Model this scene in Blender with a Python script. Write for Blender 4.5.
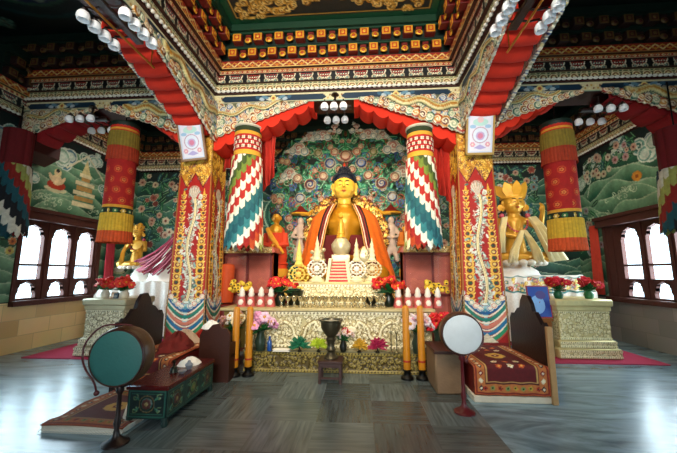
import bpy, math, random
import numpy as np
from mathutils import Vector, Matrix
random.seed(7); RNG = np.random.RandomState(11)
for o in list(bpy.data.objects): bpy.data.objects.remove(o)
S = bpy.context.scene; C = S.collection
PI = math.pi
# ---------------------------------------------------------------- camera
cam = bpy.data.cameras.new('camera'); camo = bpy.data.objects.new('camera', cam); C.objects.link(camo)
cam.sensor_fit = 'HORIZONTAL'; cam.sensor_width = 36.0; cam.lens = 36.0*320/677
pitch, yaw = math.radians(8.0925), math.radians(3.8056)
camo.location = (0, 0, 1.5); camo.rotation_euler = (PI/2+pitch, 0, yaw)
cam.clip_start = 0.05; cam.clip_end = 200
S.camera = camo
# ---------------------------------------------------------------- world, lights, exposure
S.view_settings.view_transform = 'Standard'; S.view_settings.look = 'None'
S.view_settings.gamma = 1.0; S.view_settings.exposure = 0.0; S.view_settings.use_curve_mapping = False
W = bpy.data.worlds.new('world'); S.world = W; W.use_nodes = True
bg = W.node_tree.nodes['Background']; bg.inputs[0].default_value = (0.66, 0.87, 1.0, 1); bg.inputs[1].default_value = 3.4
def area(name, loc, target, sx, sy, power, col, spread=PI):
    l = bpy.data.lights.new(name, 'AREA'); l.shape = 'RECTANGLE'; l.size = sx; l.size_y = sy
    l.energy = power; l.color = col; l.spread = spread
    o = bpy.data.objects.new(name, l); C.objects.link(o); o.location = loc
    d = Vector(target)-Vector(loc); o.rotation_euler = d.to_track_quat('-Z', 'Y').to_euler(); return o
# daylight through the open entrance doors behind the camera, through the side windows, warm altar lamps, and an added high fill
area('door_light', (-0.4, -2.9, 1.9), (-0.4, 6, 2.2), 3.4, 2.6, 60, (1.0, 0.93, 0.84))
area('added_high_fill', (-0.4, -2.9, 4.3), (-0.4, 6, 3.5), 3.2, 0.8, 148, (1.0, 0.92, 0.80), 1.2)  # added fill light high behind the camera; the wall has no opening there
area('window_light_left', (-7.0, 6.6, 1.85), (-3.2, 6.6, 0.9), 2.7, 2.1, 360, (0.66, 0.88, 1.0))
area('window_light_right', (6.2, 6.7, 1.85), (2.2, 6.7, 0.9), 2.9, 2.1, 400, (0.74, 0.91, 1.0))
area('window_light_left_near', (-7.0, 3.1, 1.85), (-3.8, 3.3, 0.4), 2.6, 2.0, 420, (0.42, 0.78, 1.0))
area('window_light_right_near', (6.2, 3.1, 1.85), (3.0, 3.3, 0.4), 2.6, 2.0, 480, (0.42, 0.78, 1.0))
area('altar_lamp_light', (-0.4, 5.9, 4.3), (-0.4, 7.6, 2.4), 2.6, 0.3, 54, (1.0, 0.80, 0.48))
area('altar_table_light', (-0.4, 3.7, 4.4), (-0.4, 5.8, 1.0), 3.0, 0.3, 46, (1.0, 0.86, 0.60), 1.9)
area('left_shrine_light', (-5.0, 6.0, 4.1), (-5.2, 8.2, 2.0), 1.6, 0.3, 22, (1.0, 0.92, 0.8))
area('right_shrine_light', (4.0, 6.0, 4.1), (4.2, 8.2, 2.0), 1.6, 0.3, 26, (1.0, 0.90, 0.75))

# ---------------------------------------------------------------- colour and materials
def hx(h):
    if not isinstance(h, str): return tuple(h)
    h = h.lstrip('#'); v = [int(h[i:i+2], 16)/255 for i in (0, 2, 4)]
    return tuple((c/12.92 if c <= .04045 else ((c+.055)/1.055)**2.4)**1.2 for c in v)
MATS = {}
def mat(name, col, rough=.6, metal=0, var=.25, vscale=9, bump=.15, bscale=40, trans=0, emit=0, coat=0, sheen=0):
    if name in MATS: return MATS[name]
    m = bpy.data.materials.new(name); MATS[name] = m; m.use_nodes = True
    nt = m.node_tree; N = nt.nodes; L = nt.links; p = N['Principled BSDF']
    c = hx(col); tc = N.new('ShaderNodeTexCoord')
    no = N.new('ShaderNodeTexNoise'); no.inputs['Scale'].default_value = vscale; no.inputs['Detail'].default_value = 5
    L.new(tc.outputs['Object'], no.inputs['Vector'])
    mx = N.new('ShaderNodeMix'); mx.data_type = 'RGBA'
    mx.inputs[6].default_value = (*[v*(1-var) for v in c], 1); mx.inputs[7].default_value = (*[min(1, v*(1+var)) for v in c], 1)
    L.new(no.outputs[0], mx.inputs[0]); L.new(mx.outputs[2], p.inputs['Base Color'])
    p.inputs['Roughness'].default_value = rough; p.inputs['Metallic'].default_value = metal
    p.inputs['Coat Weight'].default_value = coat; p.inputs['Sheen Weight'].default_value = sheen
    if trans: p.inputs['Transmission Weight'].default_value = trans
    if emit: L.new(mx.outputs[2], p.inputs['Emission Color']); p.inputs['Emission Strength'].default_value = emit
    if bump:
        n2 = N.new('ShaderNodeTexNoise'); n2.inputs['Scale'].default_value = bscale; n2.inputs['Detail'].default_value = 4
        L.new(tc.outputs['Object'], n2.inputs['Vector'])
        b = N.new('ShaderNodeBump'); b.inputs['Strength'].default_value = bump; b.inputs['Distance'].default_value = .02
        L.new(n2.outputs[0], b.inputs['Height']); L.new(b.outputs[0], p.inputs['Normal'])
    return m
def paintmat(name, rough=.5, metal=0, bump=.1, bscale=60, nvar=.12, sat=1.0):
    m = bpy.data.materials.new(name); m.use_nodes = True
    nt = m.node_tree; N = nt.nodes; L = nt.links; p = N['Principled BSDF']
    at = N.new('ShaderNodeAttribute'); at.attribute_name = 'Col'
    tc = N.new('ShaderNodeTexCoord'); no = N.new('ShaderNodeTexNoise'); no.inputs['Scale'].default_value = 30; no.inputs['Detail'].default_value = 6
    L.new(tc.outputs['Object'], no.inputs['Vector'])
    mr = N.new('ShaderNodeMapRange'); mr.inputs[3].default_value = 1-nvar*2; mr.inputs[4].default_value = 1+nvar*2
    L.new(no.outputs[0], mr.inputs[0])
    hs = N.new('ShaderNodeHueSaturation'); hs.inputs['Saturation'].default_value = sat
    L.new(at.outputs['Color'], hs.inputs['Color']); L.new(mr.outputs[0], hs.inputs['Value'])
    L.new(hs.outputs[0], p.inputs['Base Color'])
    p.inputs['Roughness'].default_value = rough; p.inputs['Metallic'].default_value = metal
    if bump:
        b = N.new('ShaderNodeBump'); b.inputs['Strength'].default_value = bump; b.inputs['Distance'].default_value = .02
        n2 = N.new('ShaderNodeTexNoise'); n2.inputs['Scale'].default_value = bscale
        L.new(tc.outputs['Object'], n2.inputs['Vector']); L.new(n2.outputs[0], b.inputs['Height']); L.new(b.outputs[0], p.inputs['Normal'])
    return m
PAINT = paintmat('painted_wood', .45); CLOTH = paintmat('painted_cloth', .85, bump=.3, bscale=150)
GILT = paintmat('painted_gilt', .35, .35); WALLP = paintmat('wall_painting', .6)
RED = mat('red_wood', '#7a1d12', .5); DRED = mat('dark_red_wood', '#4a120c', .5); GOLD = mat('gold_leaf', '#e0a030', .3, .7, var=.3)
GOLDP = mat('gold_paint', '#e2ad3c', .4, .25); BRASS = mat('brass', '#b98a3c', .3, .9); WHITE = mat('white_paint', '#efe9dc', .5, var=.05)
BEADM = mat('white_bead', '#f4efe2', .4, var=.05, bump=0); OPAL = mat('opal_glass', '#ffffff', .35, var=.0, bump=0)
BROWN = mat('brown_wood', '#4a2414', .45, var=.3); DBROWN = mat('dark_wood', '#2a130b', .4, var=.35); FRAME = mat('window_wood', '#56281a', .75)
GREEN = mat('green_paint', '#15452e', .5); DGREEN = mat('dark_green_paint', '#0f2f24', .55); TEAL = mat('teal_paint', '#0f3a44', .5)
BLACK = mat('black_iron', '#14110f', .4, .4); VAL = mat('vermilion_cloth', '#d8380f', .85, var=.12); VALD = mat('crimson_cloth', '#9c1420', .8, var=.2)
MAROON = mat('maroon_cloth', '#6a1416', .9, var=.3); WCLOTH = mat('white_cloth', '#f3efe8', .9, var=.06, bump=.4, bscale=12)
STONE = mat('grey_stone', '#8c8778', .6)

# ---------------------------------------------------------------- mesh builder
class MB:
    def __init__(s): s.v = []; s.f = []; s.m = []
    def add(s, vs, fs, mi=0, M=None):
        b = len(s.v)
        if M is not None: vs = [tuple(M @ Vector(v)) for v in vs]
        s.v += [tuple(v) for v in vs]; s.f += [tuple(b+i for i in f) for f in fs]
        s.m += list(mi) if isinstance(mi, (list, tuple)) else [mi]*len(fs); return s
    def box(s, x0, x1, y0, y1, z0, z1, mi=0, M=None, bev=0):
        if bev:
            b = bev; vs = []; 
            ring = lambda z, i: [(x0+i, y0+b, z), (x0+b, y0+i, z), (x1-b, y0+i, z), (x1-i, y0+b, z), (x1-i, y1-b, z), (x1-b, y1-i, z), (x0+b, y1-i, z), (x0+i, y1-b, z)]
            rs = [ring(z0, b*.99), ring(z0+b, 0), ring(z1-b, 0), ring(z1, b*.99)]
            for r in rs: vs += r
            fs = [tuple(range(7, -1, -1)), tuple(range(24, 32))]
            for k in range(3):
                for j in range(8): a = k*8+j; c = k*8+(j+1) % 8; fs.append((a, c, c+8, a+8))
            return s.add(vs, fs, mi, M)
        vs = [(x0, y0, z0), (x1, y0, z0), (x1, y1, z0), (x0, y1, z0), (x0, y0, z1), (x1, y0, z1), (x1, y1, z1), (x0, y1, z1)]
        return s.add(vs, [(3, 2, 1, 0), (4, 5, 6, 7), (0, 1, 5, 4), (1, 2, 6, 5), (2, 3, 7, 6), (3, 0, 4, 7)], mi, M)
    def lathe(s, prof, n=20, c=(0, 0, 0), mi=0, sx=1, sy=1, M=None, wob=None):
        vs = []; fs = []; ms = []
        for k, (r, z) in enumerate(prof):
            for j in range(n):
                a = 2*PI*j/n; q = r*(1+(wob(a, z) if wob else 0))
                vs.append((c[0]+q*math.cos(a)*sx, c[1]+q*math.sin(a)*sy, c[2]+z))
        for k in range(len(prof)-1):
            for j in range(n):
                a = k*n+j; b = k*n+(j+1) % n; fs.append((a, b, b+n, a+n)); ms.append(mi[k] if isinstance(mi, (list, tuple)) else mi)
        fs.append(tuple(range(n-1, -1, -1))); ms.append(ms[0]); L = (len(prof)-1)*n; fs.append(tuple(range(L, L+n))); ms.append(ms[-1])
        return s.add(vs, fs, ms, M)
    def ball(s, c, r, nu=12, nv=8, mi=0, M=None):
        r = (r, r, r) if not isinstance(r, (tuple, list)) else r
        pr = [(math.sin(PI*(k+.02)/(nv+.04)) if 0 < k < nv else .02, -math.cos(PI*k/nv)) for k in range(nv+1)]
        vs = []; fs = []
        for q, z in pr:
            for j in range(nu): a = 2*PI*j/nu; vs.append((c[0]+r[0]*q*math.cos(a), c[1]+r[1]*q*math.sin(a), c[2]+r[2]*z))
        for k in range(nv):
            for j in range(nu): a = k*nu+j; b = k*nu+(j+1) % nu; fs.append((a, b, b+nu, a+nu))
        fs.append(tuple(range(nu-1, -1, -1))); fs.append(tuple(range(nv*nu, nv*nu+nu)))
        return s.add(vs, fs, mi, M)
    def tube(s, pts, r, n=6, mi=0, M=None):
        P = [Vector(p) for p in pts]; R = r if isinstance(r, (list, tuple)) else [r]*len(P); vs = []; fs = []
        up = Vector((0, 0, 1))
        for i, p in enumerate(P):
            t = (P[min(i+1, len(P)-1)]-P[max(i-1, 0)]).normalized()
            a = t.cross(up)
            if a.length < .05: a = t.cross(Vector((0, 1, 0)))
            a.normalize(); b = t.cross(a)
            for j in range(n): q = 2*PI*j/n; vs.append(tuple(p+(a*math.cos(q)+b*math.sin(q))*R[i]))
        for k in range(len(P)-1):
            for j in range(n): a = k*n+j; b = k*n+(j+1) % n; fs.append((a, b, b+n, a+n))
        fs.append(tuple(range(n-1, -1, -1))); L = (len(P)-1)*n; fs.append(tuple(range(L, L+n)))
        return s.add(vs, fs, mi, M)
    def prism(s, poly, y0, y1, mi=0, M=None):           # polygon in x,z extruded along y
        n = len(poly); vs = [(x, y0, z) for x, z in poly]+[(x, y1, z) for x, z in poly]
        fs = [tuple(range(n)), tuple(range(2*n-1, n-1, -1))]+[(i+n, (i+1) % n+n, (i+1) % n, i) for i in range(n)]
        return s.add(vs, fs, mi, M)
    def build(s, name, mats, parent=None, smooth=True, loc=None):
        me = bpy.data.meshes.new(name); me.from_pydata(s.v, [], s.f)
        for m in (mats if isinstance(mats, (list, tuple)) else [mats]): me.materials.append(m)
        me.polygons.foreach_set('material_index', s.m)
        me.update(); me.validate()
        if smooth: smooth_by_angle(me)
        o = bpy.data.objects.new(name, me); C.objects.link(o)
        if parent: o.parent = parent
        if loc: o.location = loc
        return o
def smooth_by_angle(me, ang=.75):
    me.polygons.foreach_set('use_smooth', [True]*len(me.polygons))
    try: me.set_sharp_from_angle(angle=ang)
    except Exception: pass
def rot(axis, deg): return Matrix.Rotation(math.radians(deg), 4, axis)
def tr(x, y, z): return Matrix.Translation((x, y, z))
def remesh(o, vox, it=3, f=.6):
    m = o.modifiers.new('fuse', 'REMESH'); m.mode = 'VOXEL'; m.voxel_size = vox; m.use_smooth_shade = True
    if it: k = o.modifiers.new('relax', 'SMOOTH'); k.iterations = it; k.factor = f
    return o
def thing(name, label, cat, loc=(0, 0, 0), rotz=0, group=None):
    o = bpy.data.objects.new(name, None); C.objects.link(o); o.empty_display_size = .1
    o.location = loc; o.rotation_euler = (0, 0, rotz); o['label'] = label; o['category'] = cat
    if group: o['group'] = group
    o['kind'] = 'thing'
    return o
def tag(o, label, cat, group=None, kind=None):
    o['label'] = label; o['category'] = cat
    if group: o['group'] = group
    if kind: o['kind'] = kind
    return o
def setting(name):
    o = bpy.data.objects.new(name, None); C.objects.link(o); o['kind'] = 'structure'; return o
def struct(o): o['kind'] = 'structure'; return o
def kids(o): return [c for c in bpy.data.objects if c.parent == o]
def dup(o, loc, rotz=0, label=None, group=None, scale=None):
    def rec(a, par):
        ch = [c for c in KID.get(a.name, [])]
        b = a.copy(); C.objects.link(b)
        if par: b.parent = par
        for c in ch: rec(c, b)
        return b
    KID = {}
    for x in bpy.data.objects:
        if x.parent: KID.setdefault(x.parent.name, []).append(x)
    r = rec(o, None); r.location = loc; r.rotation_euler = (0, 0, rotz)
    if scale: r.scale = scale
    if label: r['label'] = label
    if group: r['group'] = group
    return r

# ---------------------------------------------------------------- painting on a fine grid (pattern and relief)
class Cv:
    def __init__(s, W, H, res, base='#000000', blank=False):
        s.W, s.H = W, H; s.nx = max(2, int(round(W/res))+1); s.ny = max(2, int(round(H/res))+1)
        s.dx = W/(s.nx-1); s.dy = H/(s.ny-1)
        s.x = np.linspace(0, W, s.nx); s.y = np.linspace(0, H, s.ny)
        s.c = np.zeros((s.ny, s.nx, 3)); s.c[:] = hx(base); s.h = np.zeros((s.ny, s.nx)); s.m = np.full((s.ny, s.nx), not blank)
    def sub(s, x0, x1, y0, y1):
        a = max(0, int(math.floor(x0/s.dx))); b = min(s.nx, int(math.ceil(x1/s.dx))+1)
        c = max(0, int(math.floor(y0/s.dy))); d = min(s.ny, int(math.ceil(y1/s.dy))+1)
        if b <= a or d <= c: return None
        X, Y = np.meshgrid(s.x[a:b], s.y[c:d]); return (slice(c, d), slice(a, b)), X, Y
    def put(s, sl, k, col, h=None, m=True):
        if col is not None: s.c[sl][k] = hx(col)
        if h is not None:
            hh = s.h[sl]; hh[k] = h[k] if isinstance(h, np.ndarray) else h
        if m: s.m[sl][k] = True
    def ell(s, x, y, rx, ry, col, h=None, ang=0, dome=0, hb=0):
        R = max(rx, ry); q = s.sub(x-R, x+R, y-R, y+R)
        if not q: return
        sl, X, Y = q; ca, sa = math.cos(ang), math.sin(ang); u = ((X-x)*ca+(Y-y)*sa)/rx; v = (-(X-x)*sa+(Y-y)*ca)/ry
        d = u*u+v*v; k = d <= 1
        if dome: h = hb+dome*np.sqrt(np.clip(1-d, 0, 1))
        s.put(sl, k, col, h)
    def circ(s, x, y, r, col, h=None, dome=0, hb=0): s.ell(x, y, r, r, col, h, 0, dome, hb)
    def ring(s, x, y, r0, r1, col, h=None):
        q = s.sub(x-r1, x+r1, y-r1, y+r1)
        if not q: return
        sl, X, Y = q; d = np.hypot(X-x, Y-y); s.put(sl, (d >= r0) & (d <= r1), col, h)
    def rect(s, x0, y0, x1, y1, col, h=None):
        q = s.sub(x0, x1, y0, y1)
        if not q: return
        sl, X, Y = q; s.put(sl, (X >= x0) & (X <= x1) & (Y >= y0) & (Y <= y1), col, h)
    def line(s, pts, w, col, h=None):
        for i in range(len(pts)-1):
            (ax, ay), (bx, by) = pts[i], pts[i+1]; ww = w[i] if isinstance(w, (list, tuple)) else w; r = ww/2
            q = s.sub(min(ax, bx)-r, max(ax, bx)+r, min(ay, by)-r, max(ay, by)+r)
            if not q: continue
            sl, X, Y = q; L2 = (bx-ax)**2+(by-ay)**2+1e-12
            t = np.clip(((X-ax)*(bx-ax)+(Y-ay)*(by-ay))/L2, 0, 1)
            s.put(sl, np.hypot(X-ax-t*(bx-ax), Y-ay-t*(by-ay)) <= r, col, h)
    def poly(s, pts, col, h=None, m=True):
        xs = [p[0] for p in pts]; ys = [p[1] for p in pts]; q = s.sub(min(xs), max(xs), min(ys), max(ys))
        if not q: return
        sl, X, Y = q; k = np.zeros(X.shape, bool); n = len(pts)
        for i in range(n):
            (x1, y1), (x2, y2) = pts[i], pts[(i+1) % n]
            if y1 == y2: continue
            k ^= ((y1 > Y) != (y2 > Y)) & (X < (x2-x1)*(Y-y1)/(y2-y1)+x1)
        s.put(sl, k, col, h, m)
    def spiral(s, x, y, r, turns, w, col, a0=0, hand=1, h=None):
        n = int(16*turns)+4
        s.line([(x+r*(1-t/n)*math.cos(a0+hand*2*PI*turns*t/n), y+r*(1-t/n)*math.sin(a0+hand*2*PI*turns*t/n)) for t in range(n)], w, col, h)
    def scroll(s, x, y, r, c1, c2, rim='#ece4cc', hand=1, a0=0, dome=.03):
        s.circ(x, y, r, rim, dome=dome*r/.1); s.circ(x, y, r*.84, c1, h=None); s.circ(x, y, r*.6, c2)
        s.spiral(x, y, r*.66, 1.5, max(r*.17, s.dx*1.0), rim, a0, hand)
        s.ring(x, y, r*.86, r, rim)
    def flower(s, x, y, r, c1, c2, n=6, rim=None, a0=0, h=.015):
        for k in range(n):
            a = a0+2*PI*k/n
            if rim: s.circ(x+.6*r*math.cos(a), y+.6*r*math.sin(a), r*.46, rim, h=h*.7)
        for k in range(n):
            a = a0+2*PI*k/n; s.circ(x+.6*r*math.cos(a), y+.6*r*math.sin(a), r*.36, c1, dome=h, hb=h*.5)
        s.circ(x, y, r*.34, c2, dome=h, hb=h)
    def noise(s, amt, cell=.05):
        n = RNG.uniform(1-amt, 1+amt, (max(2, int(s.H/cell)+2), max(2, int(s.W/cell)+2)))
        yi = np.linspace(0, n.shape[0]-1.001, s.ny); xi = np.linspace(0, n.shape[1]-1.001, s.nx)
        y0 = yi.astype(int); x0 = xi.astype(int); fy = (yi-y0)[:, None]; fx = (xi-x0)[None]
        v = (n[y0][:, x0]*(1-fy)*(1-fx)+n[y0+1][:, x0]*fy*(1-fx)+n[y0][:, x0+1]*(1-fy)*fx+n[y0+1][:, x0+1]*fy*fx)
        s.c *= v[..., None]
def fbm(X, Y, seed=0, oct=4):
    r = np.random.RandomState(seed); v = 0; a = 1
    for k in range(oct):
        for _ in range(4):
            f = 2**k*r.uniform(.6, 1.6); th = r.uniform(0, 2*PI); v = v+a*np.sin(f*(X*math.cos(th)+Y*math.sin(th))*2+r.uniform(0, 6))/4
        a *= .6
    return v
def sheet(name, cv, fn, mt, parent=None, thick=0, back=False):
    U, V = np.meshgrid(cv.x, cv.y); X, Y, Z = fn(U, V, cv.h)
    co = np.stack([X+0*U, Y+0*U, Z+0*U], -1).reshape(-1, 3)
    i = np.arange(cv.ny*cv.nx).reshape(cv.ny, cv.nx)
    q = np.stack([i[:-1, :-1], i[:-1, 1:], i[1:, 1:], i[1:, :-1]], -1).reshape(-1, 4)
    mk = cv.m.reshape(-1); q = q[mk[q].all(1)]; used = np.unique(q); rm = np.zeros(len(co), int); rm[used] = np.arange(len(used))
    q = rm[q]; co = co[used]; col = cv.c.reshape(-1, 3)[used]
    me = bpy.data.meshes.new(name); me.vertices.add(len(co)); me.vertices.foreach_set('co', co.ravel())
    me.loops.add(q.size); me.loops.foreach_set('vertex_index', q.ravel().astype(np.int32))
    me.polygons.add(len(q)); me.polygons.foreach_set('loop_start', np.arange(0, q.size, 4, dtype=np.int32)); me.update(calc_edges=True)
    a = me.color_attributes.new('Col', 'FLOAT_COLOR', 'POINT')
    a.data.foreach_set('color', np.concatenate([np.clip(col, 0, 1), np.ones((len(col), 1))], 1).ravel())
    me.polygons.foreach_set('use_smooth', [True]*len(q)); me.materials.append(mt); me.validate()
    o = bpy.data.objects.new(name, me); C.objects.link(o)
    if parent: o.parent = parent
    if thick:
        so = o.modifiers.new('thickness', 'SOLIDIFY'); so.thickness = thick; so.offset = -1
    return o
def plane(o, u, v, n):
    return lambda U, V, H: tuple(o[k]+u[k]*U+v[k]*V+n[k]*H for k in range(3))

# ================================================================ the room
XL, XR, YB, CX = -6.48, 5.69, 8.72, -0.44
def marble():
    m = bpy.data.materials.new('marble_tiles'); m.use_nodes = True; nt = m.node_tree; N = nt.nodes; L = nt.links; p = N['Principled BSDF']
    tc = N.new('ShaderNodeTexCoord')
    mp = N.new('ShaderNodeMapping'); mp.inputs['Scale'].default_value = (1/.575, 1/.575, 1); mp.inputs['Location'].default_value = (-.2, -.02, 0)
    L.new(tc.outputs['Object'], mp.inputs[0])
    fl = N.new('ShaderNodeVectorMath'); fl.operation = 'FLOOR'; L.new(mp.outputs[0], fl.inputs[0])
    wn = N.new('ShaderNodeTexWhiteNoise'); wn.noise_dimensions = '2D'; L.new(fl.outputs[0], wn.inputs['Vector'])
    ck = N.new('ShaderNodeTexChecker'); ck.inputs['Scale'].default_value = 1.0; L.new(mp.outputs[0], ck.inputs[0])
    def streak(sx, sy):
        a = N.new('ShaderNodeMapping'); a.inputs['Scale'].default_value = (sx, sy, 1); L.new(tc.outputs['Object'], a.inputs[0])
        ad = N.new('ShaderNodeVectorMath'); ad.operation = 'ADD'; L.new(a.outputs[0], ad.inputs[0]); L.new(wn.outputs['Color'], ad.inputs[1])
        sc = N.new('ShaderNodeVectorMath'); sc.operation = 'SCALE'; sc.inputs['Scale'].default_value = 1; L.new(ad.outputs[0], sc.inputs[0])
        n = N.new('ShaderNodeTexNoise'); n.inputs['Scale'].default_value = 3.2; n.inputs['Detail'].default_value = 7; n.inputs['Distortion'].default_value = .6
        L.new(sc.outputs[0], n.inputs['Vector']); return n
    a, b = streak(.7, 9), streak(9, .7)
    mx = N.new('ShaderNodeMix'); mx.data_type = 'FLOAT'; L.new(ck.outputs['Fac'], mx.inputs[0]); L.new(a.outputs[0], mx.inputs[2]); L.new(b.outputs[0], mx.inputs[3])
    r = N.new('ShaderNodeValToRGB'); r.color_ramp.elements[0].position = .15; r.color_ramp.elements[0].color = (*hx('#3c4648'), 1)
    r.color_ramp.elements[1].position = .9; r.color_ramp.elements[1].color = (*hx('#8a9698'), 1); L.new(mx.outputs[0], r.inputs[0])
    hs = N.new('ShaderNodeHueSaturation'); L.new(r.outputs[0], hs.inputs['Color'])
    mr = N.new('ShaderNodeMapRange'); mr.inputs[3].default_value = .5; mr.inputs[4].default_value = 1.3; L.new(wn.outputs['Value'], mr.inputs[0]); L.new(mr.outputs[0], hs.inputs['Value'])
    # paler veined slabs outside the dark tiled centre aisle
    sp = N.new('ShaderNodeSeparateXYZ'); L.new(tc.outputs['Object'], sp.inputs[0])
    v = N.new('ShaderNodeTexNoise'); v.inputs['Scale'].default_value = .9; v.inputs['Detail'].default_value = 9; v.inputs['Distortion'].default_value = 2.2; v.inputs['Roughness'].default_value = .6
    mv = N.new('ShaderNodeMapping'); mv.inputs['Scale'].default_value = (.7, 2.6, 1); mv.inputs['Rotation'].default_value = (0, 0, .35); L.new(tc.outputs['Object'], mv.inputs[0]); L.new(mv.outputs[0], v.inputs['Vector'])
    rv = N.new('ShaderNodeValToRGB'); rv.color_ramp.elements[0].position = .3; rv.color_ramp.elements[0].color = (*hx('#50666f'), 1); rv.color_ramp.elements[1].position = .68; rv.color_ramp.elements[1].color = (*hx('#a4bcc6'), 1); L.new(v.outputs[0], rv.inputs[0])
    su = N.new('ShaderNodeMath'); su.operation = 'ADD'; su.inputs[1].default_value = .46; L.new(sp.outputs[0], su.inputs[0])
    ab = N.new('ShaderNodeMath'); ab.operation = 'ABSOLUTE'; L.new(su.outputs[0], ab.inputs[0]); gt = N.new('ShaderNodeMath'); gt.operation = 'GREATER_THAN'; gt.inputs[1].default_value = 1.725; L.new(ab.outputs[0], gt.inputs[0])
    fm = N.new('ShaderNodeMix'); fm.data_type = 'RGBA'; L.new(gt.outputs[0], fm.inputs[0]); L.new(hs.outputs[0], fm.inputs[6]); L.new(rv.outputs[0], fm.inputs[7])
    L.new(fm.outputs[2], p.inputs['Base Color'])
    p.inputs['Roughness'].default_value = .27; p.inputs['IOR'].default_value = 1.6
    return m
f = MB(); f.box(XL-.15, XR+.15, -3.2, YB+.15, -.1, 0); struct(f.build('floor', marble()))

# ---- painters for the cornice bands (repeat along u)
def P_blue(cv):
    W, H = cv.W, cv.H; cv.c[:] = hx('#d9cfa8'); n = max(1, round(W/2.2)); w = W/n
    for k in range(n):
        x0 = k*w
        pts = [(x0+.20, .16*H), (x0+.13, .5*H), (x0+.20, .84*H), (x0+w-.2, .84*H), (x0+w-.13, .5*H), (x0+w-.2, .16*H)]
        cv.poly(pts, '#123a50')
        xc = x0+w/2
        for s in (-1, 1):
            for j in range(4): cv.ell(xc+s*(.08+.07*j), .5*H+(.02 if j % 2 else -.01), .08-.012*j, .03, ['#d8d6c4', '#6f95a8', '#b9c6cc', '#3e6b84'][j], ang=.3*s)
        cv.circ(xc, .5*H, .055, '#e8d48c'); cv.circ(xc, .5*H, .028, '#b5652c')
        for s in (0, 1):
            xx = x0+s*w
            for q in range(-4, 5): cv.circ(xx+q*.035, H*(.35 if q % 2 else .65), .017, ['#c9a24a', '#8f5a34', '#e9dcae'][q % 3])
    cv.rect(0, 0, W, .09*H, '#8fae9e'); cv.rect(0, .92*H, W, H, '#e0d6b0')
def P_flower(cv):
    W, H = cv.W, cv.H; cv.c[:] = hx('#6a6d48'); n = int(W/.16)
    for k in range(n+1):
        x = k*W/n; cv.circ(x, 0, .075, '#e3d8ae'); cv.circ(x, 0, .055, '#9a6a3a'); cv.circ(x, 0, .03, '#e9dcae')
        cv.circ(x+W/n/2, H, .05, '#d8cfa6'); cv.circ(x+W/n/2, H, .032, '#355c4a')
    cv.rect(0, .9*H, W, H, '#d8c89a')
def P_honey(cv):
    W, H = cv.W, cv.H; cv.c[:] = hx('#15181c'); n = int(W/.3)
    for k in range(n+1):
        x = k*W/n
        cv.circ(x, H, .125, '#e2d8bc'); cv.circ(x, H, .108, '#24414a' if k % 2 else '#5a1e1a')
        for i in range(-2, 3):
            for j in range(4):
                if abs(i)*.5+j*.8 < 3.0: cv.circ(x+i*.042+(j % 2)*.02, H-.02-j*.026, .012, '#efe6cc' if j % 2 else '#c4452c')
    for k in range(2*n):
        x = (k+.5)*W/n/2; cv.ring(x, .02, .03, .045, '#d9cfae')
        cv.circ(x, .02, .018, '#8ea89c')
def P_diamond(cv):
    W, H = cv.W, cv.H; cv.c[:] = hx('#a8402c'); n = int(W/.09)
    for k in range(n+1):
        x = k*W/n; cv.poly([(x-.035, H/2), (x, .15*H), (x+.035, H/2), (x, .85*H)], '#e6cf9c'); cv.circ(x, H/2, .012, '#2f5c58')
    cv.rect(0, 0, W, .12*H, '#e8dcb4'); cv.rect(0, .88*H, W, H, '#d9b25c')
def P_zig(cv):
    W, H = cv.W, cv.H; cv.c[:] = hx('#9c2c1c'); n = int(W/.22)
    p = []
    for k in range(n+1): p += [(k*W/n, .2*H), ((k+.5)*W/n, .82*H)]
    cv.line(p, .022, '#e3cf92'); cv.line([(x, H-y) for x, y in p], .018, '#d09a48')
    for k in range(n): cv.circ((k+.5)*W/n, .35*H, .018, '#d8862e'); 
    cv.rect(0, .9*H, W, H, '#a8361f'); cv.rect(0, 0, W, .08*H, '#e0c078')
LAYERS = [('beam_panel', 4.55, 4.72, 0, P_blue), ('flower_band', 4.79, 4.89, .06, P_flower), ('honeycomb_band', 4.89, 5.03, .12, P_honey),
          ('lozenge_band', 5.03, 5.10, .16, P_diamond), ('zigzag_band', 5.10, 5.24, .22, P_zig)]
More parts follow.
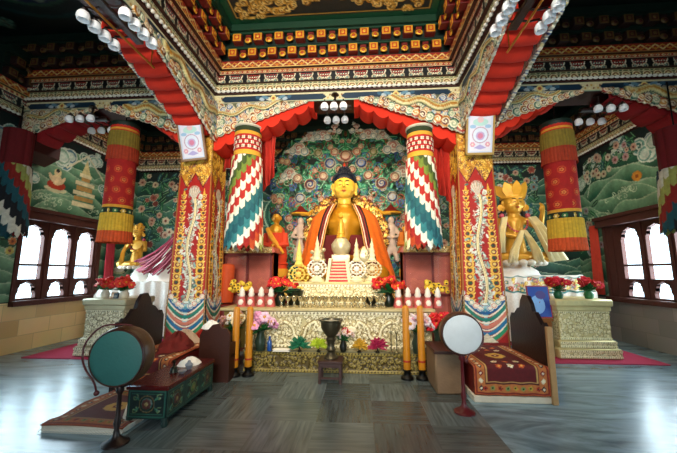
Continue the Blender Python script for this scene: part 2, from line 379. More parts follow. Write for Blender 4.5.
def run(parent, A, d, L, n, m0, m1, dz=0, res=.012, dentils=True, plain=False):
    """one face of a beam: A start point (x,y), d direction, n outward normal; bands step outwards with height"""
    A = np.array(A, float); d = np.array(d, float); n = np.array(n, float)
    def seg(off): 
        s = A+n*off+d*(m0*off); return s, L-(m0+m1)*off
    body = MB()
    Mx = lambda off: Matrix(((d[0], n[0], 0, A[0]), (d[1], n[1], 0, A[1]), (0, 0, 1, 0), (0, 0, 0, 1)))
    M = Mx(0)
    def bx(off, z0, z1, mb=body, mi=0, back=-.02): mb.box(m0*off, L-m1*off, back, off-.002, z0+dz, z1+dz, mi, M)
    for nm, z0, z1, off, fn in LAYERS:
        s, l = seg(off); cv = Cv(l, z1-z0, res); fn(cv)
        sheet(nm, cv, plane((s[0], s[1], z0+dz), (d[0], d[1], 0), (0, 0, 1), (n[0], n[1], 0)), PAINT, parent)
        bx(off, z0, z1, mi=0)
    bx(.045, 4.72, 4.79, mi=0)
    bd = MB(); s, l = seg(.07); k = int(l/.085); pts = []; rs = []
    for i in range(k):
        for q, rr in ((-.5, .007), (-.30, .02), (-.12, .027), (.12, .027), (.30, .02)):
            p = s+d*(i+.5+q)*l/k; pts.append((p[0], p[1], 4.757+dz)); rs.append(rr)
    bd.tube(pts, rs, 7)
    bd.build('bead_row', BEADM, parent)
    if dentils:
        for zb, off, nm in ((5.25, .20, 'lower_bracket_row'), (5.45, .31, 'upper_bracket_row')):
            bx(off, zb, zb+.17, mi=2); bx(off+.1, zb+.165, zb+.20, mi=3)
            dm = MB(); s, l = seg(off+.06); k = max(2, int(l/.34))
            for i in range(k):
                u = m0*(off+.06)+(i+.5+(0 if zb < 5.4 else .0))*l/k
                dm.box(u-.082, u+.082, off-.01, off+.12, zb+.015+dz, zb+.16+dz, 0, M, bev=.006)
                dm.box(u-.07, u+.07, off+.12, off+.128, zb+.022+dz, zb+.154+dz, 1, M); dm.box(u-.045, u+.045, off+.127, off+.133, zb+.043+dz, zb+.133+dz, 2, M)
                dm.ball((u, off+.133, zb+.088+dz), (.028, .01, .03), 8, 5, 3, M)
                u2 = u+l/k/2
                if i < k-1:
                    dm.box(u2-.05, u2+.05, off-.01, off+.08, zb+.06+dz, zb+.16+dz, 4, M); dm.ball((u2, off+.08, zb+.055+dz), (.062, .02, .052), 10, 6, 1, M); dm.ball((u2, off+.1, zb+.05+dz), (.03, .012, .028), 8, 5, 2, M)
            dm.build(nm, SHADEM if plain else [RED, GOLDP, DORANGE, GOLDP, RED], parent)
        bx(.46, 5.65, 5.77, mi=3)
    body.build('cornice_core', [DRED, STONE, DGREEN, DGREEN if plain else GREEN], parent, smooth=False)  # plain runs take the darker green, shade put into the colour
DORANGE = mat('orange_paint', '#c2551c', .5)
SHADEG = mat('shaded_ochre', '#6e5426', .6); SHADEM = [mat('shaded_wood', '#3a1c14', .6), SHADEG, mat('shaded_red', '#5a2418', .6), SHADEG, mat('shaded_wood', '#3a1c14', .6)]  # darker copies of the bracket paints: shade of side bays and wall cornices painted in
# ---- beams
front = thing('painted_beam', 'long painted cross beam with blue panels and white beads over both red pillars', 'beam', (0, 0, 0))
BL0, BL1, BR0, BR1, BY0, BY1 = -3.15, -2.65, 1.77, 2.27, 5.35, 5.85
core = MB(); core.box(XL+.01, XR-.01, BY0+.02, BY1-.02, 4.55, 5.77); core.build('beam_core', DRED, front, smooth=False)
run(front, (BL1, BY0), (1, 0), BR0-BL1, (0, -1), 1, 1, res=.011)
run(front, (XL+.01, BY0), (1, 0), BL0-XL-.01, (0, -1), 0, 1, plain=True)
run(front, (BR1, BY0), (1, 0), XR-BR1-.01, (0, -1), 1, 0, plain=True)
left = thing('painted_beam', 'painted side beam running from the left red pillar towards the viewer', 'beam', (0, 0, 0))
core = MB(); core.box(BL0+.02, BL1-.02, -3.1, BY0, 4.55, 5.77); core.build('beam_core', DRED, left, smooth=False)
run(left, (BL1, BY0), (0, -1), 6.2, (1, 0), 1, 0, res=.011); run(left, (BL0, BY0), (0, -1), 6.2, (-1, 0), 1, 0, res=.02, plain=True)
right = thing('painted_beam', 'painted side beam running from the right red pillar towards the viewer', 'beam', (0, 0, 0))
core = MB(); core.box(BR0+.02, BR1-.02, -3.1, BY0, 4.55, 5.77); core.build('beam_core', DRED, right, smooth=False)
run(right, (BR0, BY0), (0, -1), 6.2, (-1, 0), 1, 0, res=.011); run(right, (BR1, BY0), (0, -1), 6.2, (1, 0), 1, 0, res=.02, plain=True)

# ---- ceiling
ce = MB(); ce.box(XL-.15, XR+.15, -3.2, YB+.15, 5.86, 5.96); struct(ce.build('ceiling', DGREEN))
def arab(cv, x, y, s, dirx, col='#d8a848', c2='#8f6a2c'):
    for k in range(34):
        t = k/33; px = x+dirx*s*(.05+.95*t)*1.9; w = s*.62*(1-t)**.8+.03
        for q in range(3):
            py = y+(RNG.rand()*2-1)*w; r = .05+.05*RNG.rand()*(1-t*.5)
            cv.circ(px, py, r, c2); cv.ring(px, py, r*.55, r*.9, col, h=.01); cv.spiral(px, py, r*.9, 1.2, .018, '#f0d288', RNG.rand()*6, 1 if q % 2 else -1, h=.012)
cv = Cv(3.5, 4.4, .02, '#0e2c30')
for yy in (3.84, 1.6):
    arab(cv, .16, yy, .80, 1); arab(cv, 3.34, yy, .80, -1)
for a, b in ((0, .1), (3.4, 3.5)): cv.rect(a, 0, b, 4.4, '#1c5c3c')
cv.rect(0, 4.28, 3.5, 4.4, '#1c5c3c'); cv.line([(.14, .1), (.14, 4.24), (3.36, 4.24), (3.36, .1)], .02, '#c9a24a')
sheet('ceiling', cv, lambda U, V, H: (-2.19+U, .52+V, 5.775-H+0*U), PAINT)['kind'] = 'structure'
def mandala(x0, x1, y0, y1, z):
    cv = Cv(x1-x0, y1-y0, .03, '#0d1f1c'); cx, cy = (x1-x0)/2, (y1-y0)*.62
    for r, c in ((1.35, '#1b4a4a'), (1.28, '#102c30'), (1.1, '#355c4a'), (1.04, '#1a2d52'), (.8, '#7a5a2c'), (.74, '#17394a'), (.5, '#6a2a1c'), (.42, '#1f4f44'), (.2, '#8a7a3c')): cv.circ(cx, cy, r, c)
    for k in range(16): a = k*PI/8; cv.scroll(cx+.92*math.cos(a), cy+.92*math.sin(a), .1, '#2c5c6a', '#7a3a2c', '#7f8f80')
    for sx in (0, 1):
        for sy in (0, 1):
            for q in range(12): cv.scroll(sx*(x1-x0)+(.15+.35*RNG.rand())*(1-2*sx), sy*(y1-y0)+(.15+.5*RNG.rand())*(1-2*sy), .09, '#2c5448', '#5a4a2c', '#5f7f70')
    sheet('ceiling', cv, lambda U, V, H: (x0+U, y0+V, z-H+0*U), PAINT)['kind'] = 'structure'
mandala(XL, BL0-.47, .5, 4.88, 5.775); mandala(BR1+.47, XR, .5, 4.88, 5.775)

# ---- murals
def hills(cv, seed, dark=1.0, cols=('#8fb592', '#2f6e52', '#143a32')):
    X, Y = np.meshgrid(cv.x, cv.y); r = np.random.RandomState(seed); A, B, D = [np.array(hx(c)) for c in cols]
    cv.c[:] = np.array(hx('#12302e'))*(.8+.3*fbm(X*2, Y*2, seed)[..., None])
    n = int(cv.H/.24)+2
    for k in range(n):
        f1, f2, p1, p2 = r.uniform(1.2, 2.2), r.uniform(3, 6), r.rand()*6, r.rand()*6
        ridge = cv.H*(1-.12)-(k+.2)*cv.H/n+.26*np.abs(np.sin(cv.x*f1+p1))**.8+.07*np.sin(cv.x*f2+p2)-.1
        d = ridge[None, :]-Y; m = d > 0; w = .16+.22*r.rand()
        t = np.clip(d/w, 0, 1)[..., None]; u = np.clip((d-w)/.3, 0, 1)[..., None]
        st = (.10*np.sin(X*38+np.sin(Y*9)*3+p1)*np.exp(-d/.2))[..., None]
        col = (A*(1-t)+B*t)*(1-u)+D*u; col = col*(1+st)
        cv.c[m] = col[m]; e = (d > 0) & (d < .022); cv.c[e] = np.array(hx('#c4d8b8'))*.8
def clouds(cv, x, y, s, n=7, seed=0):
    r = np.random.RandomState(seed+int(x*100))
    for k in range(n):
        a = r.rand()*2*PI; q = r.rand()*.8; cv.scroll(x+s*1.3*q*math.cos(a), y+s*.7*q*math.sin(a), s*(.28+.2*r.rand()), ['#7fb0a0', '#5f8fa0', '#9fc0a8'][k % 3], ['#cfe0d0', '#3f7f70'][k % 2], '#e2e8d8', 1 if k % 2 else -1, dome=0)
def bloom(cv, n, x0, x1, y0, y1, seed, s=.1, cols=('#c98a7a', '#d8c8a8', '#a84838')):
    r = np.random.RandomState(seed)
    for k in range(n*3):
        x, y = r.uniform(x0, x1), r.uniform(y0, y1); a = r.rand()*6
        cv.ell(x, y, s*1.3, s*.5, ['#1b5c40', '#2a7550', '#133c30', '#2f6570'][k % 4], ang=a)
        cv.line([(x-s*math.cos(a), y-s*math.sin(a)), (x+s*math.cos(a), y+s*math.sin(a))], .015, '#8fbf8f')
    for k in range(n):
        x, y = r.uniform(x0, x1), r.uniform(y0, y1)
        cv.flower(x, y, s*r.uniform(.7, 1.2), cols[k % len(cols)], '#8a4a3a', 6, '#c9c4ac', r.rand(), h=0)
def figure(cv, x, y, s, robe, skin='#e3c9a0', seat='#d8d0a8'):
    cv.ell(x, y, s*.6, s*.16, seat); cv.ell(x, y+.22*s, s*.5, s*.24, robe); cv.ell(x, y+.5*s, s*.25, s*.3, skin); cv.ell(x-.3*s, y+.55*s, s*.1, s*.26, skin, ang=.6); cv.ell(x+.3*s, y+.5*s, s*.1, s*.26, skin, ang=-.6)
    cv.circ(x, y+.88*s, s*.2, '#e8d8a0'); cv.circ(x, y+.86*s, s*.13, skin); cv.circ(x, y+.98*s, s*.1, '#1c1c20')
def scene_line(cv, x, y, col, seed):
    r = np.random.RandomState(seed)
    for k in range(14): cv.spiral(x+r.randn()*.25, y+r.randn()*.06, .05+.03*r.rand(), 1, .015, col, r.rand()*6)
# left wall: canvas u from y=3.5 to YB, v from z=.93 up to 4.45
def side_wall(side, seed):
    X0 = XL if side < 0 else XR; y0 = 3.3; cv = Cv(YB-y0, 3.5, .018); hills(cv, seed)
    zz = .95
    for k, (yy, z, s) in enumerate(((7.9, 4.05, .33), (6.3, 4.0, .42), (8.35, 3.7, .25), (5.0, 4.0, .4), (7.1, 4.2, .3), (5.6, 3.4, .25))): clouds(cv, yy-y0, z-zz, s, 9, seed)
    if side < 0:
        figure(cv, 6.25-y0, 3.25-zz, .42, '#b8401c'); 
        u, v = 6.95-y0, 3.0-zz                               # small tiered shrine with a steep roof
        for k, (w, h) in enumerate(((.3, .0), (.26, .14), (.3, .26), (.22, .38), (.26, .5), (.12, .62), (.16, .7))): cv.rect(u-w, v+h, u+w, v+h+.1, ['#efe2b8', '#c8a060'][k % 2])
        cv.line([(u, v+1.25), (u-.5, v+.8)], .04, '#e8e0c0'); cv.line([(u, v+1.25), (u+.5, v+.8)], .04, '#e8e0c0'); cv.poly([(u-.12, v+.8), (u, v+1.15), (u+.12, v+.8)], '#e8d8a0')
        clouds(cv, 7.7-y0, 3.5-zz, .3, 8, 3); scene_line(cv, 6.2-y0, 3.0-zz, '#cfe0c0', 4); scene_line(cv, 7.6-y0, 3.0-zz, '#cfe0c0', 5)
        bloom(cv, 16, 3.4-y0, 5.6-y0, 0, 1.6, 21, .09, ('#d88a4a', '#c8b860', '#a84838')); figure(cv, 8.3-y0, 1.5-zz, .35, '#efe8d8')
    else:
        cv.ell(6.75-y0, 3.45-zz, .12, .1, '#c07a2c'); cv.flower(6.75-y0, 3.45-zz, .12, '#d89a3c', '#a8601c', 7)
        bloom(cv, 14, 7.4-y0, 8.2-y0, 2.8, 3.3, 31, .09, ('#e0b8a0', '#d8c8a8', '#e8d8c0')); bloom(cv, 6, 6.7-y0, 7.3-y0, 2.95, 3.4, 33, .08, ('#e0b8a0', '#c8a0a0'))
        scene_line(cv, 7.2-y0, 3.2-zz, '#cfe0c0', 4); scene_line(cv, 8.0-y0, 2.8-zz, '#cfe0c0', 5); bloom(cv, 8, 7.9-y0, 8.6-y0, .9, 2.2, 35, .1, ('#a8a0a8', '#c8b0a0'))
        cv.line([(8.2-y0, 2.4), (7.9-y0, 3.1)], .02, '#e0e8d0'); figure(cv, 5.8-y0, 3.3-zz, .4, '#8a4a2c')
    # leave the window opening unpainted (cut through)
    U, V = np.meshgrid(cv.x, cv.y); wy0, wy1 = (5.62, 7.58) if side < 0 else (5.6, 7.83)
    cv.m[(U > wy0-y0+.03) & (U < wy1-y0-.03) & (V < 2.66-zz)] = False
    cv.noise(.22, .12); cv.noise(.15, .04); cv.c *= .8
    e = .004 if side < 0 else -.004
    sheet('wall_left' if side < 0 else 'wall_right', cv, (lambda U, V, H: (X0+e+0*U, y0+U, zz+V)) if side < 0 else (lambda U, V, H: (X0+e+0*U, y0+U, zz+V)), WALLP)['kind'] = 'structure'
    return wy0, wy1
WYL = side_wall(-1, 3); WYR = side_wall(1, 9)
def stonemat(name, a, b):
    m = mat(name, a, .35, var=.25, vscale=3, bump=.05); nt = m.node_tree; N = nt.nodes; L = nt.links; p = N['Principled BSDF']
    br = N.new('ShaderNodeTexBrick'); br.inputs['Scale'].default_value = 1; br.inputs['Brick Width'].default_value = .62; br.inputs['Row Height'].default_value = .3; br.inputs['Mortar Size'].default_value = .006
    br.inputs['Color1'].default_value = (*hx(a), 1); br.inputs['Color2'].default_value = (*hx(b), 1); br.inputs['Mortar'].default_value = (*[v*.6 for v in hx(a)], 1)
    tc = N.new('ShaderNodeTexCoord'); mp = N.new('ShaderNodeMapping'); mp.inputs['Rotation'].default_value = (PI/2, 0, 0)
    sx = N.new('ShaderNodeSeparateXYZ'); cb = N.new('ShaderNodeCombineXYZ'); L.new(tc.outputs['Object'], sx.inputs[0]); ad = N.new('ShaderNodeMath'); ad.operation = 'ADD'
    L.new(sx.outputs[0], ad.inputs[0]); L.new(sx.outputs[1], ad.inputs[1]); L.new(ad.outputs[0], cb.inputs[0]); L.new(sx.outputs[2], cb.inputs[1]); L.new(cb.outputs[0], br.inputs['Vector'])
    nn = N.new('ShaderNodeTexNoise'); nn.inputs['Scale'].default_value = 2.5; nn.inputs['Detail'].default_value = 8; L.new(cb.outputs[0], nn.inputs['Vector'])
    mm = N.new('ShaderNodeMix'); mm.data_type = 'RGBA'; mm.blend_type = 'MULTIPLY'; mm.inputs[0].default_value = .22; L.new(br.outputs[0], mm.inputs[6]); L.new(nn.outputs['Color'], mm.inputs[7])
    L.new(mm.outputs[2], p.inputs['Base Color']); return m
STL = stonemat('cream_stone', '#f6dca6', '#d0b078'); STR_ = stonemat('grey_marble', '#a79f98', '#82807e')
WALLM = mat('green_wall', '#12302a', .7)
def wall_box(name, x0, x1, y0, y1, z0, z1, m): b = MB(); b.box(x0, x1, y0, y1, z0, z1); return struct(b.build(name, m, smooth=False))
for nm, x0, x1, (w0, w1), sm in (('wall_left', XL-.25, XL, WYL, STL), ('wall_right', XR, XR+.25, WYR, STR_)):
    wall_box(nm, x0, x1, -3.2, YB+.25, 0, .93, sm)
    wall_box(nm, x0, x1, w1, YB+.25, .93, 2.68, WALLM); wall_box(nm, x0, x1, 4.1, w0, .93, 2.68, WALLM); wall_box(nm, x0, x1, -3.2, 2.1, .93, 2.68, WALLM)
    wall_box(nm, x0, x1, -3.2, YB+.25, 2.68, 5.86, WALLM)
wall_box('wall_back', XL, XR, YB, YB+.25, 0, 5.86, WALLM)
# entrance wall behind the viewer with its open doorway
wall_box('wall_front', XL-.25, -2.3, -3.3, -3.2, 0, 5.86, WALLM); wall_box('wall_front', 1.5, XR+.25, -3.3, -3.2, 0, 5.86, WALLM); wall_box('wall_front', -2.3, 1.5, -3.3, -3.2, 3.4, 5.86, WALLM)
# back wall paintings
cv = Cv(3.4, 3.8, .02); hills(cv, 5, cols=('#5f8f78', '#1f5244', '#0f2a26')); bloom(cv, 95, .1, 3.3, .9, 3.75, 41, .095, ('#b06a5a', '#d8c8a8', '#8a3a34', '#cfa890')); clouds(cv, 2.6, 2.7, .25, 6, 2); cv.noise(.2)
sheet('wall_back', cv, lambda U, V, H: (XL+U, YB-.004+0*U, .6+V), WALLP)['kind'] = 'structure'
cv = Cv(3.9, 3.8, .02); hills(cv, 15, cols=('#5f8f78', '#1f5244', '#0f2a26')); bloom(cv, 85, .1, 3.0, 1.0, 3.75, 43, .095, ('#d8cfc0', '#7fa0a0', '#a85a4a', '#cfa890')); cv.noise(.2)
sheet('wall_back', cv, lambda U, V, H: (XR-3.9+U, YB-.004+0*U, .6+V), WALLP)['kind'] = 'structure'
cv = Cv(4.6, 3.4, .02); hills(cv, 25, cols=('#4f8a74', '#1b4a40', '#0c201e')); 
for s in (-1, 1):
    for r_, c in ((.5, '#b8d8b8'), (.45, '#2c7a60'), (.33, '#7fbf9c'), (.28, '#2f7f70')): cv.ell(2.3+s*1.85, 2.1, r_*.8, r_, c)
sheet('wall_back', cv, lambda U, V, H: (CX-2.3+U, YB-.004+0*U, 1.0+V), WALLP)['kind'] = 'structure'
# wall cornices
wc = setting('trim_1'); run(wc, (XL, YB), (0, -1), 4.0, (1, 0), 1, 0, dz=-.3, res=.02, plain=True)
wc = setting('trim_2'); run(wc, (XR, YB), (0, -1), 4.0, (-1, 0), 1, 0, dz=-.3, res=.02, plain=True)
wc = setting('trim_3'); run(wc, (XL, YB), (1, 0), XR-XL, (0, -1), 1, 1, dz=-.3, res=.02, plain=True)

# ---- windows
GLASS = bpy.data.materials.new('window_glass'); GLASS.use_nodes = True; _n = GLASS.node_tree; _n.nodes.remove(_n.nodes['Principled BSDF'])
_t = _n.nodes.new('ShaderNodeBsdfTransparent'); _g = _n.nodes.new('ShaderNodeBsdfGlossy'); _g.inputs['Roughness'].default_value = .05; _m = _n.nodes.new('ShaderNodeMixShader')
_m.inputs[0].default_value = .06; _n.links.new(_t.outputs[0], _m.inputs[1]); _n.links.new(_g.outputs[0], _m.inputs[2]); _n.links.new(_m.outputs[0], _n.nodes['Material Output'].inputs[0])
def arch_pts(w, h0, h1, n=8):            # lobed trefoil top, symmetric, in (u,z)
    P = []
    for u, z in ((-w, h0), (-w, h1-.22), (-w*.86, h1-.17), (-w*.94, h1-.13), (-w*.72, h1-.075), (-w*.74, h1-.045), (-w*.38, h1-.02), (0, h1+.02)): P.append((u, z))
    return P+[(-u, z) for u, z in P[-2::-1]]
def window(name, side, ylist, y0, y1):
    X = XL if side < 0 else XR; n = 1 if side < 0 else -1
    root = thing(name, ('dark wooden lobed window, bright daylight behind, in the left wall' if side < 0 else 'dark wooden lobed window, bright daylight behind, in the right wall'), 'window', (X-n*.05, 0, 0)); root['kind'] = 'structure'; del root['label']; del root['category']
    fr = MB(); hw = .225
    fr.box(-.13, .16, y0, y1, .86, .96); fr.box(-.08, .20, y0-.04, y1+.04, 2.52, 2.72); fr.box(-.08, .24, y0-.06, y1+.06, 2.68, 2.75); fr.box(-.04, .08, y0, y0+.08, .9, 2.7); fr.box(-.04, .08, y1-.08, y1, .9, 2.7)
    prev = y0+.04
    for c in ylist+[None]:
        a = prev; b = (c-hw) if c is not None else y1-.04
        if b-a > .02: fr.box(-.03, .05, a, b, .93, 2.55)
        if b-a > .12: fr.box(.05, .075, (a+b)/2-.025, (a+b)/2+.025, .93, 2.55)
        if c is not None: prev = c+hw
    M = Matrix(((0, 1, 0, 0), (1, 0, 0, 0), (0, 0, 1, 0), (0, 0, 0, 1)))
    for c in ylist:
        # spandrel boards with lobed cut: strips between the lobed curve and the head
        ap = arch_pts(hw, 1.55, 2.42)
        for i in range(len(ap)-1):
            (u0, z0), (u1, z1) = ap[i], ap[i+1]
            if abs(u1-u0) < 1e-6: continue
            fr.prism([(c+u0, z0), (c+u1, z1), (c+u1, 2.55), (c+u0, 2.55)], -.03, .05, 0, M)
        fr.box(-.03, .05, c-hw, c+hw, 1.62, 1.66)
        fr.box(-.03, .05, c-hw, c+hw, .93, 1.0)
        ap = arch_pts(hw*.8, .98, 1.3)
        for i in range(len(ap)-1):
            (u0, z0), (u1, z1) = ap[i], ap[i+1]
            if abs(u1-u0) < 1e-6: continue
            fr.prism([(c+u0, z0), (c+u1, z1), (c+u1, 1.36), (c+u0, 1.36)], -.03, .05, 0, M)
        for s in (-1, 1): fr.box(-.03, .05, min(c+s*hw, c+s*hw*.8), max(c+s*hw, c+s*hw*.8), .95, 1.36)
    if n < 0: fr.v = [(-x, y, z) for x, y, z in fr.v]; fr.f = [tuple(reversed(q)) for q in fr.f]
    fr.build('window_frame', FRAME, root, smooth=False)
    g = MB(); g.box(-.012, -.006, y0+.05, y1-.05, .95, 2.55)
    if n < 0: g.v = [(-x, y, z) for x, y, z in g.v]; g.f = [tuple(reversed(q)) for q in g.f]
    g.build('window_pane', GLASS, root, smooth=False)
window('window_1', -1, [5.92, 6.54, 7.16], 5.62, 7.58)
window('window_2', 1, [5.93, 6.52, 7.13], 5.6, 7.83)
window('window_3', -1, [2.5, 3.1, 3.7], 2.1, 4.1); window('window_4', 1, [2.5, 3.1, 3.7], 2.1, 4.1)

# ================================================================ carved cloud brackets, pleated valances
ZB = 4.55
def low(s, L, z0, z1, p=1.5):      # height of the hanging edge at distance s from the pillar
    t = min(1, max(0, s/L)); return z0+(z1-z0)*(1-(1-t)**p)
PAL = [('#2c5488', '#8fa8c0'), ('#a8321f', '#d09a4c'), ('#c8b888', '#a8482c'), ('#2f6a58', '#a8b898'), ('#5f7488', '#c8c0a0'), ('#c08830', '#6a2418')]
def carving(parent, O, d, n, L, z0, seed, name='cloud_carving', res=.011):
    cv = Cv(L+.1, ZB-z0+.15, res, '#c8b88c', blank=True); r = np.random.RandomState(seed); b = z0-.12
    def lo(s): return low(s, L, z0, ZB-.03, 1.05)-b
    top = ZB-b
    cv.poly([(0, top), (0, lo(0)+.1)]+[(t, lo(t)+.08) for t in np.linspace(0, L*.98, 24)]+[(L*.98, top)], '#74745a', h=.0)
    # inner scrolls
    for k in range(int(95*L)):
        s = r.uniform(0, L*.9); zl = lo(s)+.1
        if top-zl < .08: continue
        z = r.uniform(zl, top-.04); a, c = PAL[r.randint(6)]; cv.scroll(s, z, r.uniform(.045, .085), a, c, '#e6dcc0', 1 if k % 2 else -1, r.rand()*6, dome=.02)
    # a pale dragon-like ribbon through the middle
    ds = [(s, (lo(s)+.14+top)/2+.05*math.sin(s*11)) for s in np.linspace(.12, L*.72, 44)]
    for w, c, h in ((.075, '#3a5a4a', .035), (.056, '#d8cc98', .045), (.018, '#b8862c', .05)): cv.line(ds, w, c, h)
    # rim of big cloud lobes
    s = .04; k = 0
    while s < L*.97:
        R = .105*(1-.5*s/L); a, c = PAL[(k*2+seed) % 6]
        cv.scroll(s, lo(s)+R*.7, R, a, c, '#f0e6cc', 1 if k % 2 else -1, 2.2+k, dome=.03); s += R*1.35; k += 1
    cv.noise(.12); cv.m[cv.y > top+.005] = False
    sheet(name, cv, lambda U, V, H: (O[0]+d[0]*U+n[0]*(H+.0), O[1]+d[1]*U+n[1]*(H+.0), b+V), PAINT, parent, thick=.05)
carving(front, (BL1-.02, BY0-.03), (1, 0), (0, -1), 1.78, 3.86, 1)
carving(front, (BR0+.02, BY0-.03), (-1, 0), (0, -1), 1.78, 3.86, 1)
carving(front, (BL0+.02, BY0-.03), (-1, 0), (0, -1), 1.6, 3.98, 3); carving(front, (BR1-.02, BY0-.03), (1, 0), (0, -1), 1.6, 3.98, 3)
carving(front, (XL+.13, BY0-.03), (1, 0), (0, -1), 1.5, 4.0, 5, res=.014); carving(front, (XR-.13, BY0-.03), (-1, 0), (0, -1), 1.5, 4.0, 5, res=.014)
carving(left, (BL1+.03, BY0), (0, -1), (1, 0), 2.3, 3.86, 7); carving(right, (BR0-.03, BY0), (0, -1), (-1, 0), 2.3, 3.86, 7)
carving(left, (BL0-.03, BY0), (0, -1), (-1, 0), 2.1, 3.98, 8, res=.018); carving(right, (BR1+.03, BY0), (0, -1), (1, 0), 2.1, 3.98, 8, res=.018)

def valance(name, label, O, d, w, L, z0, z1=ZB-.03, pitch=.25, p=1.35, grp=None, m=None, drop=.0):
    """cloth gathered in swags under a beam: O at the pillar, d along the beam, w (vector) across the soffit"""
    mb = MB(); n = int(L/.02); nv = 6; vs = []; fs = []
    for i in range(n+1):
        s = L*i/n; t = (s % pitch)/pitch
        z = low(s, L, z0, z1, p)-.095*math.sin(PI*t)**.6
        for j in range(nv+1):
            q = j/nv; sag = -.018*math.sin(PI*q)
            vs.append((O[0]+d[0]*s+w[0]*q, O[1]+d[1]*s+w[1]*q, z+sag))
        vs.append((O[0]+d[0]*s+w[0], O[1]+d[1]*s+w[1], ZB+.02)); vs.insert(len(vs)-nv-2, (O[0]+d[0]*s, O[1]+d[1]*s, ZB+.02))
    k = nv+3
    for i in range(n):
        for j in range(k-1): a = i*k+j; fs.append((a, a+1, a+k+1, a+k))
    mb.add(vs, fs); o = mb.build(name, m or VAL)
    so = o.modifiers.new('thickness', 'SOLIDIFY'); so.thickness = .01
    return tag(o, label, 'valance', grp)
vy0, vy1 = BY0+.01, BY1-.05
valance('pleated_valance', 'vermilion pleated cloth under the cross beam, right of the left red pillar', (BL1, vy0), (1, 0), (0, .43), 1.85, 3.72, p=.95)
valance('pleated_valance', 'vermilion pleated cloth under the cross beam, left of the right red pillar', (BR0, vy0), (-1, 0), (0, .43), 1.85, 3.72, p=.95)
valance('pleated_valance', 'vermilion pleated cloth under the cross beam, left of the left red pillar', (BL0, vy0), (-1, 0), (0, .43), .95, 3.85, p=1)
valance('pleated_valance', 'vermilion pleated cloth under the cross beam, right of the right red pillar', (BR1, vy0), (1, 0), (0, .43), 1.2, 3.85, p=1)
valance('pleated_valance', 'dark red pleated cloth under the cross beam against the left wall', (XL+.05, vy0), (1, 0), (0, .43), 1.4, 3.80, m=VALD)
valance('pleated_valance', 'dark red pleated cloth under the cross beam against the right wall', (XR-.05, vy0), (-1, 0), (0, .43), 1.4, 3.80, m=VALD)
valance('pleated_valance', 'vermilion cloth in stepped swags under the left side beam, above the left framed picture', (BL0+.02, BY0-.02), (0, -1), (.46, 0), 2.0, 3.98, 4.5, .24)
valance('pleated_valance', 'vermilion cloth in stepped swags under the right side beam, above the right framed picture', (BR0+.02, BY0-.02), (0, -1), (.46, 0), 2.0, 3.98, 4.5, .24)
# cloth wings hanging between the inner pillars and the round hangings
def drape(label, x0, x1, za, zb, y=5.79):
    mb = MB(); n = 26; vs = []; fs = []
    for i in range(n+1):
        q = i/n; x = x0+(x1-x0)*q; yy = y+.04*math.sin(q*22)
        for j, t in enumerate((0, .33, .66, 1)): vs.append((x+.03*math.sin(j+q*9), yy, 4.56+(za+(zb-za)*q**.7-4.56)*t))
    for i in range(n):
        for j in range(3): a = i*4+j; fs.append((a, a+1, a+5, a+4))
    mb.add(vs, fs); o = mb.build('hanging_drape', VAL); so = o.modifiers.new('thickness', 'SOLIDIFY'); so.thickness = .012; o.data.materials[0] = mat('deep_red_drape', '#b8301a', .85); return tag(o, label, 'drape')
drape('red drape falling beside the right edge of the left patchwork hanging', -1.95, -1.6, 2.75, 3.3)
drape('red drape falling beside the right edge of the right patchwork hanging', 1.75, 1.3, 2.6, 3.0)
drape('red drape falling behind the gap between the left pillar and its patchwork hanging', -2.6, -2.3, 3.4, 3.6)

